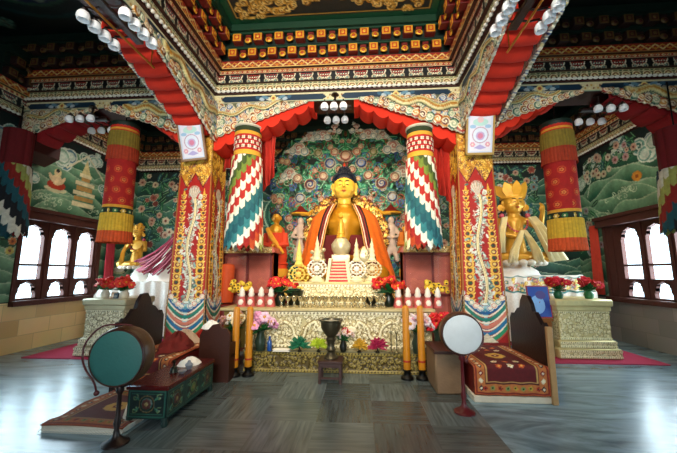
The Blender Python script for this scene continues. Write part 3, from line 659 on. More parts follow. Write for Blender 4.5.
# ================================================================ pillars
def pillar_canvas():
    W, H = .62, 3.6; z0 = .3; cv = Cv(W, H, .0085, '#b3261a'); c = W/2; z = lambda a: a-z0
    X, Y = np.meshgrid(cv.x, cv.y)
    # gilt crown with a zigzag lower edge over crimson
    zz = z(3.0); edge = zz+.26*np.abs(((X-c)/W*4+10) % 2-1)
    k = Y > edge-.0; cv.c[k] = hx('#c98f2c')
    r = np.random.RandomState(2)
    for i in range(260):
        x, y = r.uniform(0, W), r.uniform(zz-.02, z(3.9)); e = zz+.26*abs(((x-c)/W*4+10) % 2-1)
        if y < e+.03: continue
        cv.spiral(x, y, r.uniform(.025, .05), 1.1, .012, ['#f2cf68', '#e8b840', '#7a4314'][i % 3], r.rand()*6, 1 if i % 2 else -1, h=.01)
    k = (Y <= edge) & (Y > edge-.035); cv.c[k] = hx('#7c1510')
    for s in (-1, 1):                      # gold climbing scrolls, tapering at both ends
        x = c+s*.188; y0, y1 = z(.98), z(2.86); n = 19
        cv.line([(x, y0), (x, y1)], .02, '#d9a23c', .006)
        cv.poly([(x-.045, y0+.05), (x, y0-.12), (x+.045, y0+.05)], '#e6b54a'); cv.poly([(x-.03, y1-.04), (x, y1+.12), (x+.03, y1-.04)], '#e6b54a')
        for k2 in range(n):
            t = (k2+.5)/n; y = y0+(y1-y0)*t; R = .068*(.6+.4*math.sin(PI*min(1, t*1.2+.1)))
            cv.circ(x, y, R, '#e8b94e', h=.012); cv.circ(x+.006*s, y, R*.62, '#8a1c14', h=.004); cv.circ(x, y, R*.36, ['#e8c878', '#2f5a3c'][k2 % 2], h=.01)
            for q in (-1, 1): cv.ell(x+q*R*.95, y+R*.7, .02, .011, '#f2d070', h=.01, ang=q*.7)
    # silver dragon among leaves up the middle
    pts = [(c+.05*math.sin(t*9.5), z(1.0)+t*1.9) for t in np.linspace(0, 1, 90)]
    for i in range(330):
        t = r.rand(); x = c+.06*math.sin(t*9.5)+r.randn()*.055; y = z(.85)+t*2.1
        cv.ell(x, y, .036, .016, ['#d8d8cc', '#8fb0a8', '#c9c2a8', '#5f7f74', '#e8e4d8'][i % 5], h=.008, ang=r.rand()*3)
    for i in range(110):
        t = r.rand(); x = c+r.randn()*.05; y = z(.85)+t*2.1; cv.spiral(x, y, .03, 1, .009, ['#f0ecdc', '#b8a890', '#7a2a20'][i % 3], r.rand()*6)
    cv.line(pts, .056, '#8a6a34', .015); cv.line(pts, .042, '#efe2ba', .022); cv.line(pts, .01, '#d8b060', .024)
    for i in range(16): a = i/15; cv.line([(c, z(2.75)), (c+.1*math.cos(PI*a), z(2.75)+.16+.1*math.sin(PI*a))], .013, ['#e0d8c8', '#b8a890', '#d8b8a0'][i % 3], .01)
    # white fire-flower and rolling waves at the foot
    for i in range(9): cv.ell(c, z(1.0)-.045*i, .055-.003*abs(i-4), .02, ['#e8ece4', '#a8c8cc', '#5f9fb0'][i % 3], h=.012)
    for s in (-1, 1):
        for j, col in enumerate(('#2a6a98', '#ece4d0', '#2f8a78', '#ece4d0', '#d88a74', '#ece4d0', '#2f7fa8', '#ece4d0', '#3a9a70', '#c8644a')):
            cv.line([(c+s*.33*t, z(.86)-.052*j+.27*t**1.7) for t in np.linspace(0, 1, 14)], .05 if j % 2 == 0 else .022, col, h=.012)
        for j in range(5): cv.scroll(c+s*(.07+.06*j), z(.92)+.28*((.07+.06*j)/.33)**1.7, .048-.002*j, ['#3f7fb0', '#d87a64', '#3f9a88', '#e0a890', '#3f7fb0'][j], '#e8dcc8', '#f0e8d8', s, dome=.01)
    cv.poly([(c-.16, z(.42)), (c, z(.56)), (c+.16, z(.42))], '#e0d4bc')
    cv.rect(0, 0, W, z(.42), '#8a2418')
    for e in (0, W-.022): cv.rect(e+.004, 0, e+.018, H, '#a87c34')
    return cv
PCV = pillar_canvas()
def pillar(cx, label):
    t = thing('painted_pillar', label, 'pillar', (cx, 5.62, 0))
    wb, wt = .345, .28; b = MB()
    b.box(-.42, .42, -.42, .42, 0, .14, 0, bev=.015); b.box(-.39, .39, -.39, .39, .14, .30, 0, bev=.02); b.build('pillar_base', STONE, t)
    def face(ang):
        ca, sa = math.cos(ang), math.sin(ang)
        def fn(U, V, H):
            w = wb+(wt-wb)*V/PCV.H; x = (U/PCV.W*2-1)*w; y = -w-H*.9
            return (x*ca-y*sa, x*sa+y*ca, .3+V)
        return fn
    me = None
    for k in range(4):
        sheet('painted_panel', PCV, face(k*PI/2), PAINT, t)
    c = MB(); c.lathe([(.28, 3.78), (.34, 3.84), (.36, 3.9), (.3, 3.95), (.42, 4.02), (.46, 4.1)], 4, M=rot('Z', 45)); c.box(-.36, .36, -.3, .3, 4.08, 4.25, 0, bev=.02); c.box(-.25, .25, -.26, .24, 4.2, 4.56, 0)
    for i in range(14):
        a = 2*PI*i/14; c.ball((.30*math.cos(a), .28*math.sin(a), 3.9), .06, 8, 6)
    c.build('capital', GOLDP, t); return t
pillar(-2.90, 'square red pillar with gold vines and a white dragon, left of the main altar')
pillar(1.95, 'square red pillar with gold vines and a white dragon, right of the main altar')
for s, x in ((-1, XL+.215), (1, XR-.215)):      # carved brackets where the cross beam meets the side walls
    mb = MB(); mb.prism([(x-.2, 4.55), (x+.2, 4.55), (x+.2, 3.75), (x+.1*s, 3.6), (x-.2, 3.75)] if s > 0 else [(x-.2, 4.55), (x+.2, 4.55), (x+.2, 3.75), (x+.1*s, 3.6), (x-.2, 3.75)], BY0, BY1)
    tag(mb.build('beam_bracket', DRED, smooth=False), 'dark red bracket block carrying the cross beam on the %s wall' % ('left' if s < 0 else 'right'), 'bracket', kind='thing')

# ================================================================ round cloth hangings
def wrap(r0, fn, segs=1):      # cylinder of radius profile fn(z); full turn
    return lambda U, V, H: (-(fn(V)+H)*np.sin(U/r0), (fn(V)+H)*np.cos(U/r0), V)
SEQ = ['#4a5a26', '#7a8a38', '#a8281c', '#e4dcc8', '#b02c20', '#e4dcc8', '#2f6f74', '#23626c', '#3c868a', '#dfe2d4', '#a8281c', '#c05424', '#e8dcb8', '#a8ac60', '#c8c890', '#a8281c', '#e4dcc8']
def patch_hanging(label, x, y, ztop, zbot, hand, r=.24, top='brocade', cat='hanging'):
    L = ztop-zbot; t = thing('cylindrical_hanging', label, cat, (x, y, zbot), rotz=0); Wc = 2*PI*.24
    prof = lambda V: r*(1+.42*np.clip((L*.8-V)/L, 0, 1))
    zt = L-.62 if top == 'brocade' else L-.7
    cv = Cv(Wc, zt+.05, .0095, '#3a1a10'); n = 20; w = Wc/n; hh = .155 if top == 'brocade' else .27; rows = int(zt/hh)+2
    for q in range(rows+12, -12, -1):        # drawn from the bottom up so upper tongues overlap lower ones
        for k in range(0, n):
            x0 = k*w; y1 = zt+.03-q*hh+hand*(k-n/2)*hh*.8 if top == 'brocade' else zt+.03-q*hh-abs(k-n/2)*hh*.5; y0 = y1-hh
            if y0 < -.1 or y0 > zt+.1: continue
            col = SEQ[q % len(SEQ)] if top == 'brocade' else ['#1f5f68', '#1a1d24', '#d8d4c4', '#1f525c', '#8a9a4c', '#173a48', '#d0ccb8', '#a8ac60', '#98281a'][q % 9]
            cv.poly([(x0, y1+.09), (x0, y0+.03), (x0+w/2, y0-.02), (x0+w, y0+.03), (x0+w, y1+.09)], col)
    X, Y = np.meshgrid(cv.x, cv.y); ph = (X/w) % 1; cv.h = .018*np.abs(np.sin(PI*ph))**.5+.006*((Y/hh+((X/w).astype(int) % 2)*.5) % 1)
    cv.m[Y < .09+.07*np.abs(ph-.5)*2-.0+.04*((X/w).astype(int) % 2)] = False
    cv.noise(.1, .03)
    sheet('patchwork_tongues', cv, wrap(.24, prof), CLOTH, t)
    if top == 'brocade':
        cb = Cv(Wc, .60, .009, '#b02016'); H = .6
        cv2 = cb; cv2.rect(0, 0, Wc, .07, '#2c4a22'); cv2.rect(0, .07, Wc, .15, '#dca63a'); cv2.rect(0, .43, Wc, .50, '#dca63a'); cv2.rect(0, .50, Wc, .60, '#33421f')
        nn = 14
        for k in range(nn+1):
            xx = k*Wc/nn
            for j, yy in enumerate((.21, .29, .37)):
                cv2.flower(xx+(j % 2)*Wc/nn/2, yy, .035, '#ece6d8', '#c8b060', 4, None, PI/4, h=.005); cv2.circ(xx+(j % 2+1)*Wc/nn/2, yy, .016, '#1f4a30')
        sheet('brocade_band', cb, lambda U, V, H: ((r*.98+H)*np.sin(U/.24), -(r*.98+H)*np.cos(U/.24), L-.62+V), CLOTH, t)
        c = MB(); c.lathe([(r*.96, L-.04), (r*1.06, L-.02), (r*1.04, L+.01), (r*.8, L+.03), (.03, L+.05)], 24); c.build('cap', mat('pale_cap', '#cfc8b4', .6), t)
    else:
        cb = Cv(Wc, .70, .012, '#7c121a'); X, Y = np.meshgrid(cb.x, cb.y); cb.h = .02*np.abs(np.sin(X/Wc*PI*9)); sheet('red_cloth', cb, lambda U, V, H: ((r*.93+H)*np.sin(U/.24), -(r*.93+H)*np.cos(U/.24), L-.70+V), CLOTH, t)
        c = MB(); c.lathe([(r*.9, L-.02), (r*.95, L+.01), (.03, L+.04)], 20); c.build('cap', DRED, t)
    s = MB(); s.tube([(0, 0, L), (0, 0, ZB+.02-zbot)], .012); s.build('cord', BLACK, t)
    return t
patch_hanging('round patchwork hanging of coloured cloth tongues, left of the golden Buddha', -2.0, 5.40, 4.08, 1.74, 1)
patch_hanging('round patchwork hanging of coloured cloth tongues, right of the golden Buddha', 1.06, 5.40, 3.98, 1.74, -1, r=.225)
patch_hanging('dark round hanging of teal and white tongues with red cloth top, against the left wall', -6.22, 5.18, 4.05, 1.98, 1, r=.215, top='cloth')
patch_hanging('dark round hanging of teal and white tongues with red cloth top, against the right wall', 5.02, 5.18, 3.75, 1.95, -1, r=.235, top='cloth')
def brocade_hanging(label, x, y, ztop, zbot, flip=0):
    L = ztop-zbot; t = thing('brocade_hanging', label, 'hanging', (x, y, zbot)); r = .24; Wc = 2*PI*.22
    def tier(name, z0, z1, col, r0, r1, amp, n=30, deco=None):
        cv = Cv(Wc, z1-z0, .009, col)
        X, Y = np.meshgrid(cv.x, cv.y)
        if deco: deco(cv)
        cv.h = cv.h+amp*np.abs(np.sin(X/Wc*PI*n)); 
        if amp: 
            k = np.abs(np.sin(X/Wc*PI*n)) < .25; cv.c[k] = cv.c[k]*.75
        cv.noise(.1, .04)
        sheet(name, cv, lambda U, V, H: ((r1+(r0-r1)*(1-V/(z1-z0))+H)*np.sin(U/.22), -(r1+(r0-r1)*(1-V/(z1-z0))+H)*np.cos(U/.22), z0+V), CLOTH, t)
    def med(cv):
        for k in range(7):
            for j in range(4):
                u, v = (k+.5*(j % 2))*cv.W/7, .1+j*.19; cv.ring(u, v, .045, .062, '#d0582c'); cv.flower(u, v, .035, '#d88a4a', '#a82a1c', 5, None, 0, 0)
    def flor(cv):
        for k in range(12): cv.flower(k*cv.W/12, cv.H/2, .045, '#3f7a4a' if k % 2 else '#c8a848', '#e8dcb0', 6, '#1a2418', 0, 0)
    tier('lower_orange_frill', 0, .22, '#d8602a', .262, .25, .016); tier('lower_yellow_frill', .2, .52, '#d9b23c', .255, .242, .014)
    tier('floral_band', .5, .62, '#22301c', .24, .238, 0, deco=flor); tier('gold_band', .61, .67, '#dca63a', .236, .236, 0)
    tier('medallion_cloth', .65, L-.68, '#b3241c', .234, .232, 0, deco=med)
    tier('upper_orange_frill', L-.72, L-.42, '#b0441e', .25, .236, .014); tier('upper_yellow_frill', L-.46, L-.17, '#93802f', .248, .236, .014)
    tier('red_and_gold_band', L-.18, L-.06, '#c8301c', .236, .236, 0, deco=lambda cv: (cv.rect(0, .03, cv.W, .07, '#dca63a')))
    c = MB(); c.lathe([(.236, L-.07), (.245, L-.01), (.236, L+.02), (.18, L+.04), (.03, L+.05)], 24, mi=[0, 0, 1, 1]); c.build('cap', [DGREEN, mat('pale_cap', '#cfc8b4', .6)], t)
    s = MB(); s.tube([(0, 0, L), (0, 0, ZB+.02-zbot)], .012); s.build('cord', BLACK, t); return t
brocade_hanging('red and yellow brocade drum-shaped hanging left of the left red pillar', -4.42, 5.48, 4.24, 2.02)
brocade_hanging('red and yellow brocade drum-shaped hanging right of the right red pillar', 3.40, 5.48, 4.02, 1.84)

# ================================================================ framed pictures on the pillars
def picture(label, x, zc, tiltx, roll, tint):
    t = thing('framed_picture', label, 'picture', (x, 5.17, zc-.36)); w, h = .225, .37
    M = tr(0, 0, 0) @ rot('Y', roll) @ rot('X', tiltx); fr = MB()
    for a in ((-w, w, -.025, .015, 0, .035), (-w, w, -.025, .015, 2*h-.035, 2*h), (-w, -w+.03, -.025, .015, 0, 2*h), (w-.03, w, -.025, .015, 0, 2*h)): fr.box(*a, M=M)
    fr.build('picture_frame', mat('frame_wood_%s' % tint[1:], tint, .4), t)
    cv = Cv(2*w-.05, 2*h-.06, .006, '#cfd6e6'); W2, H2 = cv.W, cv.H
    cv.rect(.03, .03, W2-.03, H2-.03, '#e4e2ea'); cv.circ(W2/2, H2*.42, .13, '#c8a8b8'); cv.circ(W2/2, H2*.42, .115, '#dfe6f0'); cv.circ(W2/2, H2*.4, .07, '#c9b8d8'); cv.circ(W2/2, H2*.4, .045, '#d890a8')
    cv.ell(W2/2, H2*.72, .12, .06, '#bfe0d8'); cv.ell(W2/2, H2*.78, .05, .05, '#e8c8c8')
    for s in (-1, 1): cv.ell(W2/2+s*.12, H2*.62, .05, .03, '#a8c8e0'); cv.flower(W2/2+s*.12, H2*.2, .045, '#e0a8b8', '#f0e0d0', 6, None, 0, 0); cv.ell(W2/2+s*.13, H2*.9, .05, .02, '#b8d8f0')
    cv.poly([(W2/2-.1, H2*.12), (W2/2, H2*.2), (W2/2+.1, H2*.12), (W2/2, H2*.08)], '#b8b0d8')
    sheet('print', cv, lambda U, V, H: tuple(sum(M[i][k]*q for k, q in enumerate((U-W2/2, -.018+0*U, V+.03)))+M[i][3] for i in range(3)), paintmat('print_paper', .35, nvar=.03, bump=0), t)
picture('pale brown framed religious print leaning forward at the top of the left red pillar', -2.85, 3.78, 14, -5, '#a08468')
picture('gold framed religious print leaning forward at the top of the right red pillar', 1.97, 3.76, 14, 0, '#b89a5c')

# ================================================================ chandeliers
def chandelier(label, x, y, z, rz, n=3, sp=.27, arm=.24, tilt=0):
    t = thing('chandelier', label, 'chandelier', (x, y, z), rz); b = MB(); L = sp*(n-1)
    b.box(-L/2-.12, L/2+.12, -.05, .05, .02, .07, bev=.01); b.tube([(0, 0, .06), (0, 0, ZB+.0-z)], .018, 8); b.lathe([(.07, ZB-z-.03), (.05, ZB-z), (.02, ZB-z+.005)], 14)
    b.build('lamp_body', DBROWN, t)
    for i in range(n):
        for s in (-1, 1):
            u = -L/2+i*sp; a = MB(); a.tube([(u, s*.04, .05), (u, s*arm*.55, .035), (u, s*arm, .06), (u, s*arm, .03)], .013, 6); a.lathe([(.03, .0), (.035, .02), (.02, .04)], 10, (u, s*arm, 0)); a.build('lamp_arm', DBROWN, t)
            g = MB(); g.lathe([(.022, .01), (.046, -.003), (.062, -.035), (.065, -.07), (.056, -.1), (.05, -.1), (.038, -.06), (.022, -.015)], 16, (u, s*arm, 0)); g.build('lamp_shade', OPAL, t)
    return t
chandelier('hanging lamp with two rows of white glass shades above the Buddha, under the cross beam', -.40, 5.13, 4.24, 0, 3, .155, .24)
chandelier('hanging lamp with white glass shades under the cross beam in the left bay', -4.92, 5.26, 4.24, 0, 3, .2, .24)
chandelier('hanging lamp with white glass shades under the cross beam in the right bay', 4.17, 5.5, 4.24, 0, 3, .2, .24)
chandelier('hanging lamp with white glass shades under the left side beam, top left of the hall', -2.69, 3.10, 4.26, PI/2, 4, .145, .235)
chandelier('hanging lamp with white glass shades under the right side beam, top right of the hall', 1.80, 3.14, 4.26, PI/2, 4, .16, .245)
for x, lb in ((-2.69, 'left'), (1.83, 'right')):
    m_ = MB(); m_.tube([(x, 3.72, 4.17), (x, 1.9, 4.17)], .013, 8); [m_.tube([(x, yy, 4.17), (x, yy, 4.56)], .008, 6) for yy in (3.66, 2.0)]; tag(m_.build('brass_rod', BRASS), 'thin brass rod running under the %s side beam beside its lamp' % lb, 'rod')

# ================================================================ altar
IVG = paintmat('gilt_relief', .45, .08, bump=.15, nvar=.08)
def gilt_relief(W, H, res=.011, seed=0, base='#cfc296', hi='#f8f0d0', lo='#8a7648', n=8, band=.05, dragon=False):
    cv = Cv(W, H, res, base); r = np.random.RandomState(seed)
    for i in range(int(W*H*420)):
        x, y = r.uniform(.02, W-.02), r.uniform(.02, H-.02); R = r.uniform(.022, .042)
        cv.circ(x, y, R, base, dome=.012, hb=0); cv.ring(x, y, R*.8, R, lo); cv.spiral(x, y, R*.85, 1.2, .012, hi, r.rand()*6, 1 if i % 2 else -1, h=.016)
    if dragon:
        for s in (-1, 1):
            pts = [(W/2+s*(.25+.55*t+.02*math.sin(t*20)), H*.5+H*.22*math.sin(t*7.5)) for t in np.linspace(0, 1.05, 60)]
            cv.line(pts, .07, lo, .01); cv.line(pts, .05, base, .022); [cv.circ(p[0], p[1], .016, hi, h=.03) for p in pts[::2]]
            cv.ell(W/2+s*.24, H*.52, .07, .05, hi, h=.035); 
            for q in range(5): cv.line([pts[8+q*9], (pts[8+q*9][0]+s*.03, pts[8+q*9][1]-.09)], .02, hi, .025)
        cv.circ(W/2, H*.5, .07, hi, dome=.04); cv.ring(W/2, H*.5, .08, .11, lo)
    if band:
        for y in (0, H-band): cv.rect(0, y, W, y+band, hi, .018); [cv.circ(x, y+band/2, band*.3, lo) for x in np.arange(.03, W, band*1.2)]
    return cv
altar = thing('altar_table', 'long gilded altar with embossed dragons between the two red pillars', 'altar', (CX+.05, 5.6, 0))
b = MB(); b.box(-1.83, 1.50, -.36, .33, .30, .88); b.box(-1.40, 1.42, -.55, -.34, 0, .30); b.build('altar_body', mat('altar_core', '#9a8448', .4, .4), altar)
cv = gilt_relief(2.95, .56, seed=4, dragon=True); sheet('embossed_front', cv, plane((-1.46, -.362, .31), (1, 0, 0), (0, 0, 1), (0, -1, 0)), IVG, altar)
cv = gilt_relief(2.82, .29, seed=5, base='#6e5c28', hi='#b09c54', lo='#362c12', band=.04); sheet('embossed_step', cv, plane((-1.40, -.552, .005), (1, 0, 0), (0, 0, 1), (0, -1, 0)), IVG, altar)
b = MB(); b.box(-1.88, 1.55, -.43, .36, .88, .925, bev=.01); b.build('altar_top', mat('altar_top_board', '#c9b98c', .45, .1), altar)
b = MB(); b.box(-1.42, 1.44, -.57, -.34, .295, .32, bev=.006); b.build('step_top', mat('step_board', '#8c8460', .4), altar)
ub = thing('altar_shelf', 'upper pale gilded embossed shelf on the altar, in front of the Buddha', 'shelf', (-.44, 5.86, .925))
b = MB(); b.box(-.85, .85, -.1, .3, 0, .36, 0); b.box(-.89, .89, -.13, .33, .36, .40, 0, bev=.008); b.build('shelf_body', mat('ivory_gilt', '#d9c990', .45, .15), ub)
cv = gilt_relief(1.7, .35, .01, seed=8, base='#e0d4a4', hi='#fbf4d4', lo='#a8925c', band=.045); sheet('embossed_front', cv, plane((-.85, -.102, .005), (1, 0, 0), (0, 0, 1), (0, -1, 0)), IVG, ub)
# platform carrying the Buddha
pl = thing('altar_platform', 'dark red stepped platform under the golden Buddha', 'platform', (CX+.07, 7.55, 0)); b = MB(); b.box(-2.1, 2.1, -.78, .6, 0, .95); b.box(-1.3, 1.3, -.75, .55, .95, 1.2, bev=.02); b.build('platform_body', RED, pl, smooth=False)
cv = gilt_relief(2.5, .26, .014, seed=9, base='#b8842c', hi='#f0cc6c', lo='#6a3a14', band=.04); sheet('lotus_frieze', cv, plane((-1.25, -.76, .955), (1, 0, 0), (0, 0, 1), (0, -1, 0)), IVG, pl)

# ---- Buddha
SK = mat('gilded_skin', '#c8942a', .32, .35, var=.08, bump=.02); SKF = mat('gilded_face', '#e0b84c', .36, .1, var=.05, bump=.01)
def limb(mb, pts, rs, n=12):
    for i in range(len(pts)-1):
        p, q = Vector(pts[i]), Vector(pts[i+1]); k = max(2, int((q-p).length/(min(rs[i], rs[i+1])*.5)))
        mb.tube([tuple(p.lerp(q, t/k)) for t in range(k+1)], [rs[i]+(rs[i+1]-rs[i])*t/k for t in range(k+1)], n)
    for p, r in zip(pts, rs): mb.ball(p, r*1.0, n, 8)
def hand(mb, o, d, up, s, curl=.3):
    """palm plus five fingers; o wrist, d pointing direction, up palm normal"""
    o, d, up = Vector(o), Vector(d).normalized(), Vector(up).normalized(); sd = d.cross(up).normalized()
    mb.tube([tuple(o), tuple(o+d*s*.5), tuple(o+d*s*.95)], [s*.24, s*.34, s*.3], 10); mb.ball(tuple(o+d*s*.5), (s*.36, s*.36, s*.3))
    for k, (off, L) in enumerate(((-.27, .8), (-.09, .95), (.09, .9), (.26, .72))):
        p = o+d*s*.85+sd*s*off; pts = [p]
        for j in range(3):
            a = curl*(j+.5); v = d*math.cos(a)-up*math.sin(a); pts.append(pts[-1]+v*s*L*.36)
        mb.tube([tuple(x) for x in pts], [s*.095, s*.09, s*.08, s*.055], 8)
    p = o+d*s*.3-sd*s*.28; mb.tube([tuple(p), tuple(p-sd*s*.25+d*s*.25), tuple(p-sd*s*.3+d*s*.6)], [s*.12, s*.1, s*.07], 8)
def face(root, cx, cy, cz, s, skin=SKF, lips='#b0482c', eyes=True):
    """front-facing head of half-width s at the given centre; child meshes for eyes, brows and lips"""
    h = MB(); h.ball((cx, cy, cz), (s, s*1.02, s*1.22), 24, 16); h.ball((cx, cy-s*.28, cz-s*.55), (s*.66, s*.62, s*.66), 16, 12)
    for q in (-1, 1):
        h.ball((cx+q*s*.48, cy-s*.52, cz-s*.28), (s*.4, s*.32, s*.4), 12, 8)
        h.tube([(cx+q*s*1.0, cy+.0*s, cz+s*.35), (cx+q*s*1.1, cy, cz), (cx+q*s*1.05, cy-.02*s, cz-s*.5), (cx+q*s*1.04, cy-.04*s, cz-s*.82)], [s*.12, s*.15, s*.11, s*.13], 10)
    h.tube([(cx, cy-s*.95, cz+s*.2), (cx, cy-s*1.08, cz-s*.05), (cx, cy-s*1.13, cz-s*.22)], [s*.09, s*.11, s*.15], 10)
    for q in (-1, 1): h.ball((cx+q*s*.12, cy-s*1.0, cz-s*.24), s*.09, 8, 6)
    h.tube([(cx, cy, cz-s*.7), (cx, cy+.1*s, cz-s*1.6)], [s*.55, s*.62], 16)
    hd = remesh(h.build('head', skin, root), s*.055, 3)
    f = MB()
    for q in (-1, 1):
        f.tube([(cx+q*s*(.16+.12*k), cy-s*(1.0-.045*k*k*.6)+.0, cz+s*(.02-.035*math.sin(k/4*PI))) for k in range(5)], [s*.02, s*.045, s*.05, s*.045, s*.02], 6, 0)
        f.tube([(cx+q*s*(.1+.14*k), cy-s*(1.02-.05*k*k*.6), cz+s*(.28+.09*math.sin(k/4*PI))) for k in range(5)], [s*.03, s*.042, s*.042, s*.035, s*.02], 6, 0)
    f.build('eyes_and_brows', mat('eye_line', '#3a2410', .5), root)
    l = MB(); l.tube([(cx-s*.24, cy-s*.93, cz-s*.52), (cx-s*.1, cy-s*1.0, cz-s*.49), (cx, cy-s*1.01, cz-s*.51), (cx+s*.1, cy-s*1.0, cz-s*.49), (cx+s*.24, cy-s*.93, cz-s*.52)], [s*.01, s*.04, s*.045, s*.04, s*.01], 8)
    l.tube([(cx-s*.18, cy-s*.93, cz-s*.56), (cx, cy-s*.98, cz-s*.6), (cx+s*.18, cy-s*.93, cz-s*.56)], [s*.01, s*.045, s*.01], 8); l.build('lips', mat('lip_red', lips, .4), root)
    return hd
bd = thing('buddha_statue', 'large seated golden Buddha with blue-black hair and orange robe at the centre', 'statue', (-.35, 7.45, 1.2))
face(bd, 0, -.1, 2.28, .262)
t_ = MB(); limb(t_, [(0, .05, .5), (0, .05, 1.0), (0, .02, 1.45)], [.42, .36, .4], 20); t_.ball((0, .0, 1.5), (.55, .27, .3), 20, 12); t_.ball((-.2, -.12, 1.4), (.26, .2, .2), 14, 10); t_.ball((.2, -.12, 1.4), (.26, .2, .2), 14, 10)
t_.lathe([(.3, 1.6), (.19, 1.72), (.17, 1.95)], 20, (0, -.04, 0)); t_.ball((0, .05, .35), (.6, .42, .36), 20, 12)
limb(t_, [(.55, .05, 1.55), (.62, -.05, 1.0), (.3, -.45, .62)], [.19, .15, .09]); hand(t_, (.26, -.47, .60), (-1, -.1, 0), (0, 0, 1), .24, .2)
limb(t_, [(-.55, .05, 1.55), (-.62, -.1, 1.0), (-.5, -.5, .55)], [.19, .15, .09]); hand(t_, (-.49, -.52, .52), (.05, -.25, -1), (0, -1, 0), .24, .1)
limb(t_, [(-.3, -.1, .25), (-.75, -.35, .22), (.1, -.55, .2)], [.28, .25, .15]); limb(t_, [(.3, -.1, .25), (.75, -.35, .22), (-.1, -.5, .28)], [.28, .25, .14])
remesh(t_.build('body', SK, bd), .035, 4)
hr = MB(); HAIR = mat('blue_black_hair', '#101a2e', .5, bump=0)
hr.ball((0, -.05, 2.42), (.278, .28, .25), 22, 12); hr.ball((0, -.04, 2.63), (.15, .15, .15), 16, 10)
for k in range(7):
    zz = 2.43+k*.035; rr = .278*math.sqrt(max(0, 1-((zz-2.42)/.25)**2)); n = max(8, int(30*rr/.26))
    for j in range(n):
        a = 2*PI*j/n+k*.1
        if math.sin(a) < -.55 and zz < 2.55: continue
        hr.ball((rr*math.cos(a), -.06+rr*1.03*math.sin(a), zz), .024, 7, 5)
for k in range(4):
    for j in range(12): a = 2*PI*j/12+k*.2; zz = 2.64+.04*k; rr = .142*math.sqrt(max(0, 1-((zz-2.66)/.15)**2)); hr.ball((rr*math.cos(a), -.04+rr*math.sin(a), zz), .022, 7, 5)
hr.build('hair', HAIR, bd); j = MB(); j.lathe([(.02, 2.80), (.035, 2.83), (.02, 2.87), (.004, 2.91)], 10, (0, -.04, 0)); j.build('crown_jewel', mat('jewel_red', '#c8502c', .3), bd)
# draped cape, open in front, falling from the shoulders and spreading
def cape(root, name, mt, prof, mb_cols=None, op=None, res=.02, folds=.02, thick=.03, H=2.0, yc=0.02):
    """prof(z)->(half width, depth) ; op(z)->half opening angle"""
    nz, na = int(H/res/1.2), 90; vs = []; fs = []
    for i in range(nz+1):
        z = H*i/nz; a, d = prof(z); o = op(z)
        for j in range(na+1):
            th = -PI/2+o+(2*PI-2*o)*j/na; f = 1+folds*math.sin(th*17+z*2)*(1-.4*z/H)
            vs.append((a*f*math.cos(th), yc+d*f*math.sin(th), z))
    for i in range(nz):
        for j in range(na): k = i*(na+1)+j; fs.append((k, k+1, k+na+2, k+na+1))
    mb = MB(); mb.add(vs, fs); o_ = mb.build(name, mt, root); s_ = o_.modifiers.new('thickness', 'SOLIDIFY'); s_.thickness = thick; return o_
def bprof(z):
    # half-width, depth from hem (z=0) to shoulder (z=1.85)
    P = [(0, 1.20, .60), (.35, 1.10, .56), (.9, .93, .50), (1.3, .83, .44), (1.58, .74, .38), (1.74, .56, .33), (1.82, .36, .28), (1.87, .25, .24)]
    for (a, w0, d0), (b_, w1, d1) in zip(P, P[1:]):
        if z <= b_: t = (z-a)/(b_-a); return w0+(w1-w0)*t, d0+(d1-d0)*t
    return P[-1][1:]
def xop(z):
    for (a, u), (b_, v) in zip(((0, .74), (.9, .47), (1.2, .42), (1.55, .34), (1.87, .2)), ((.9, .47), (1.2, .42), (1.55, .34), (1.87, .2), (9, .2))):
        if z <= b_: return u+(v-u)*(z-a)/(b_-a)
bop = lambda z: math.asin(min(.95, xop(z)/bprof(z)[0]))
ORC = mat('saffron_plush', '#dc7412', .9, var=.25, vscale=20, bump=.4, bscale=70)
cape(bd, 'cape', ORC, bprof, op=bop, H=1.85)
cape(bd, 'inner_robe', MAROON, lambda z: (bprof(z)[0]*.86, bprof(z)[1]*.86), op=lambda z: .05+.5*(max(0, z-.8))**1.0, H=1.12, folds=.015)
for s in (-1, 1):      # striped brocade edges along both sides of the opening
    st = MB(); nz = 40; cols = [2, 0, 3, 0, 1, 0, 1, 1]; nc = len(cols)
    vs = []; fs = []; ms = []
    for i in range(nz+1):
        z = 1.9*i/nz-.0; z = min(z, 1.86); a, d = bprof(z)
        for j in range(nc+1):
            q = math.asin(min(.97, (xop(z)-.04+.16*j/nc)/a))
            vs.append((s*(a+.03)*math.sin(q), .02-(d+.04)*math.cos(q), z))
    for i in range(nz):
        for j in range(nc): k = i*(nc+1)+j; fs.append((k, k+1, k+nc+2, k+nc+1)); ms.append(cols[j])
    st.add(vs, fs, ms); o_ = st.build('brocade_edge', [mat('edge_red', '#9c2018', .7), mat('edge_black', '#1c120e', .7), mat('edge_gold', '#c9a050', .5), mat('edge_white', '#e8dcc4', .7), mat('edge_teal', '#2f6060', .7)], bd)
    o_.modifiers.new('thickness', 'SOLIDIFY').thickness = .02
bw = MB(); bw.lathe([(.05, 0), (.13, .04), (.17, .12), (.15, .19), (.135, .19), (.12, .1), (.03, .04)], 20, (0, -.62, .66)); bw.build('alms_bowl', mat('dark_bowl', '#20242c', .3, .5), bd)

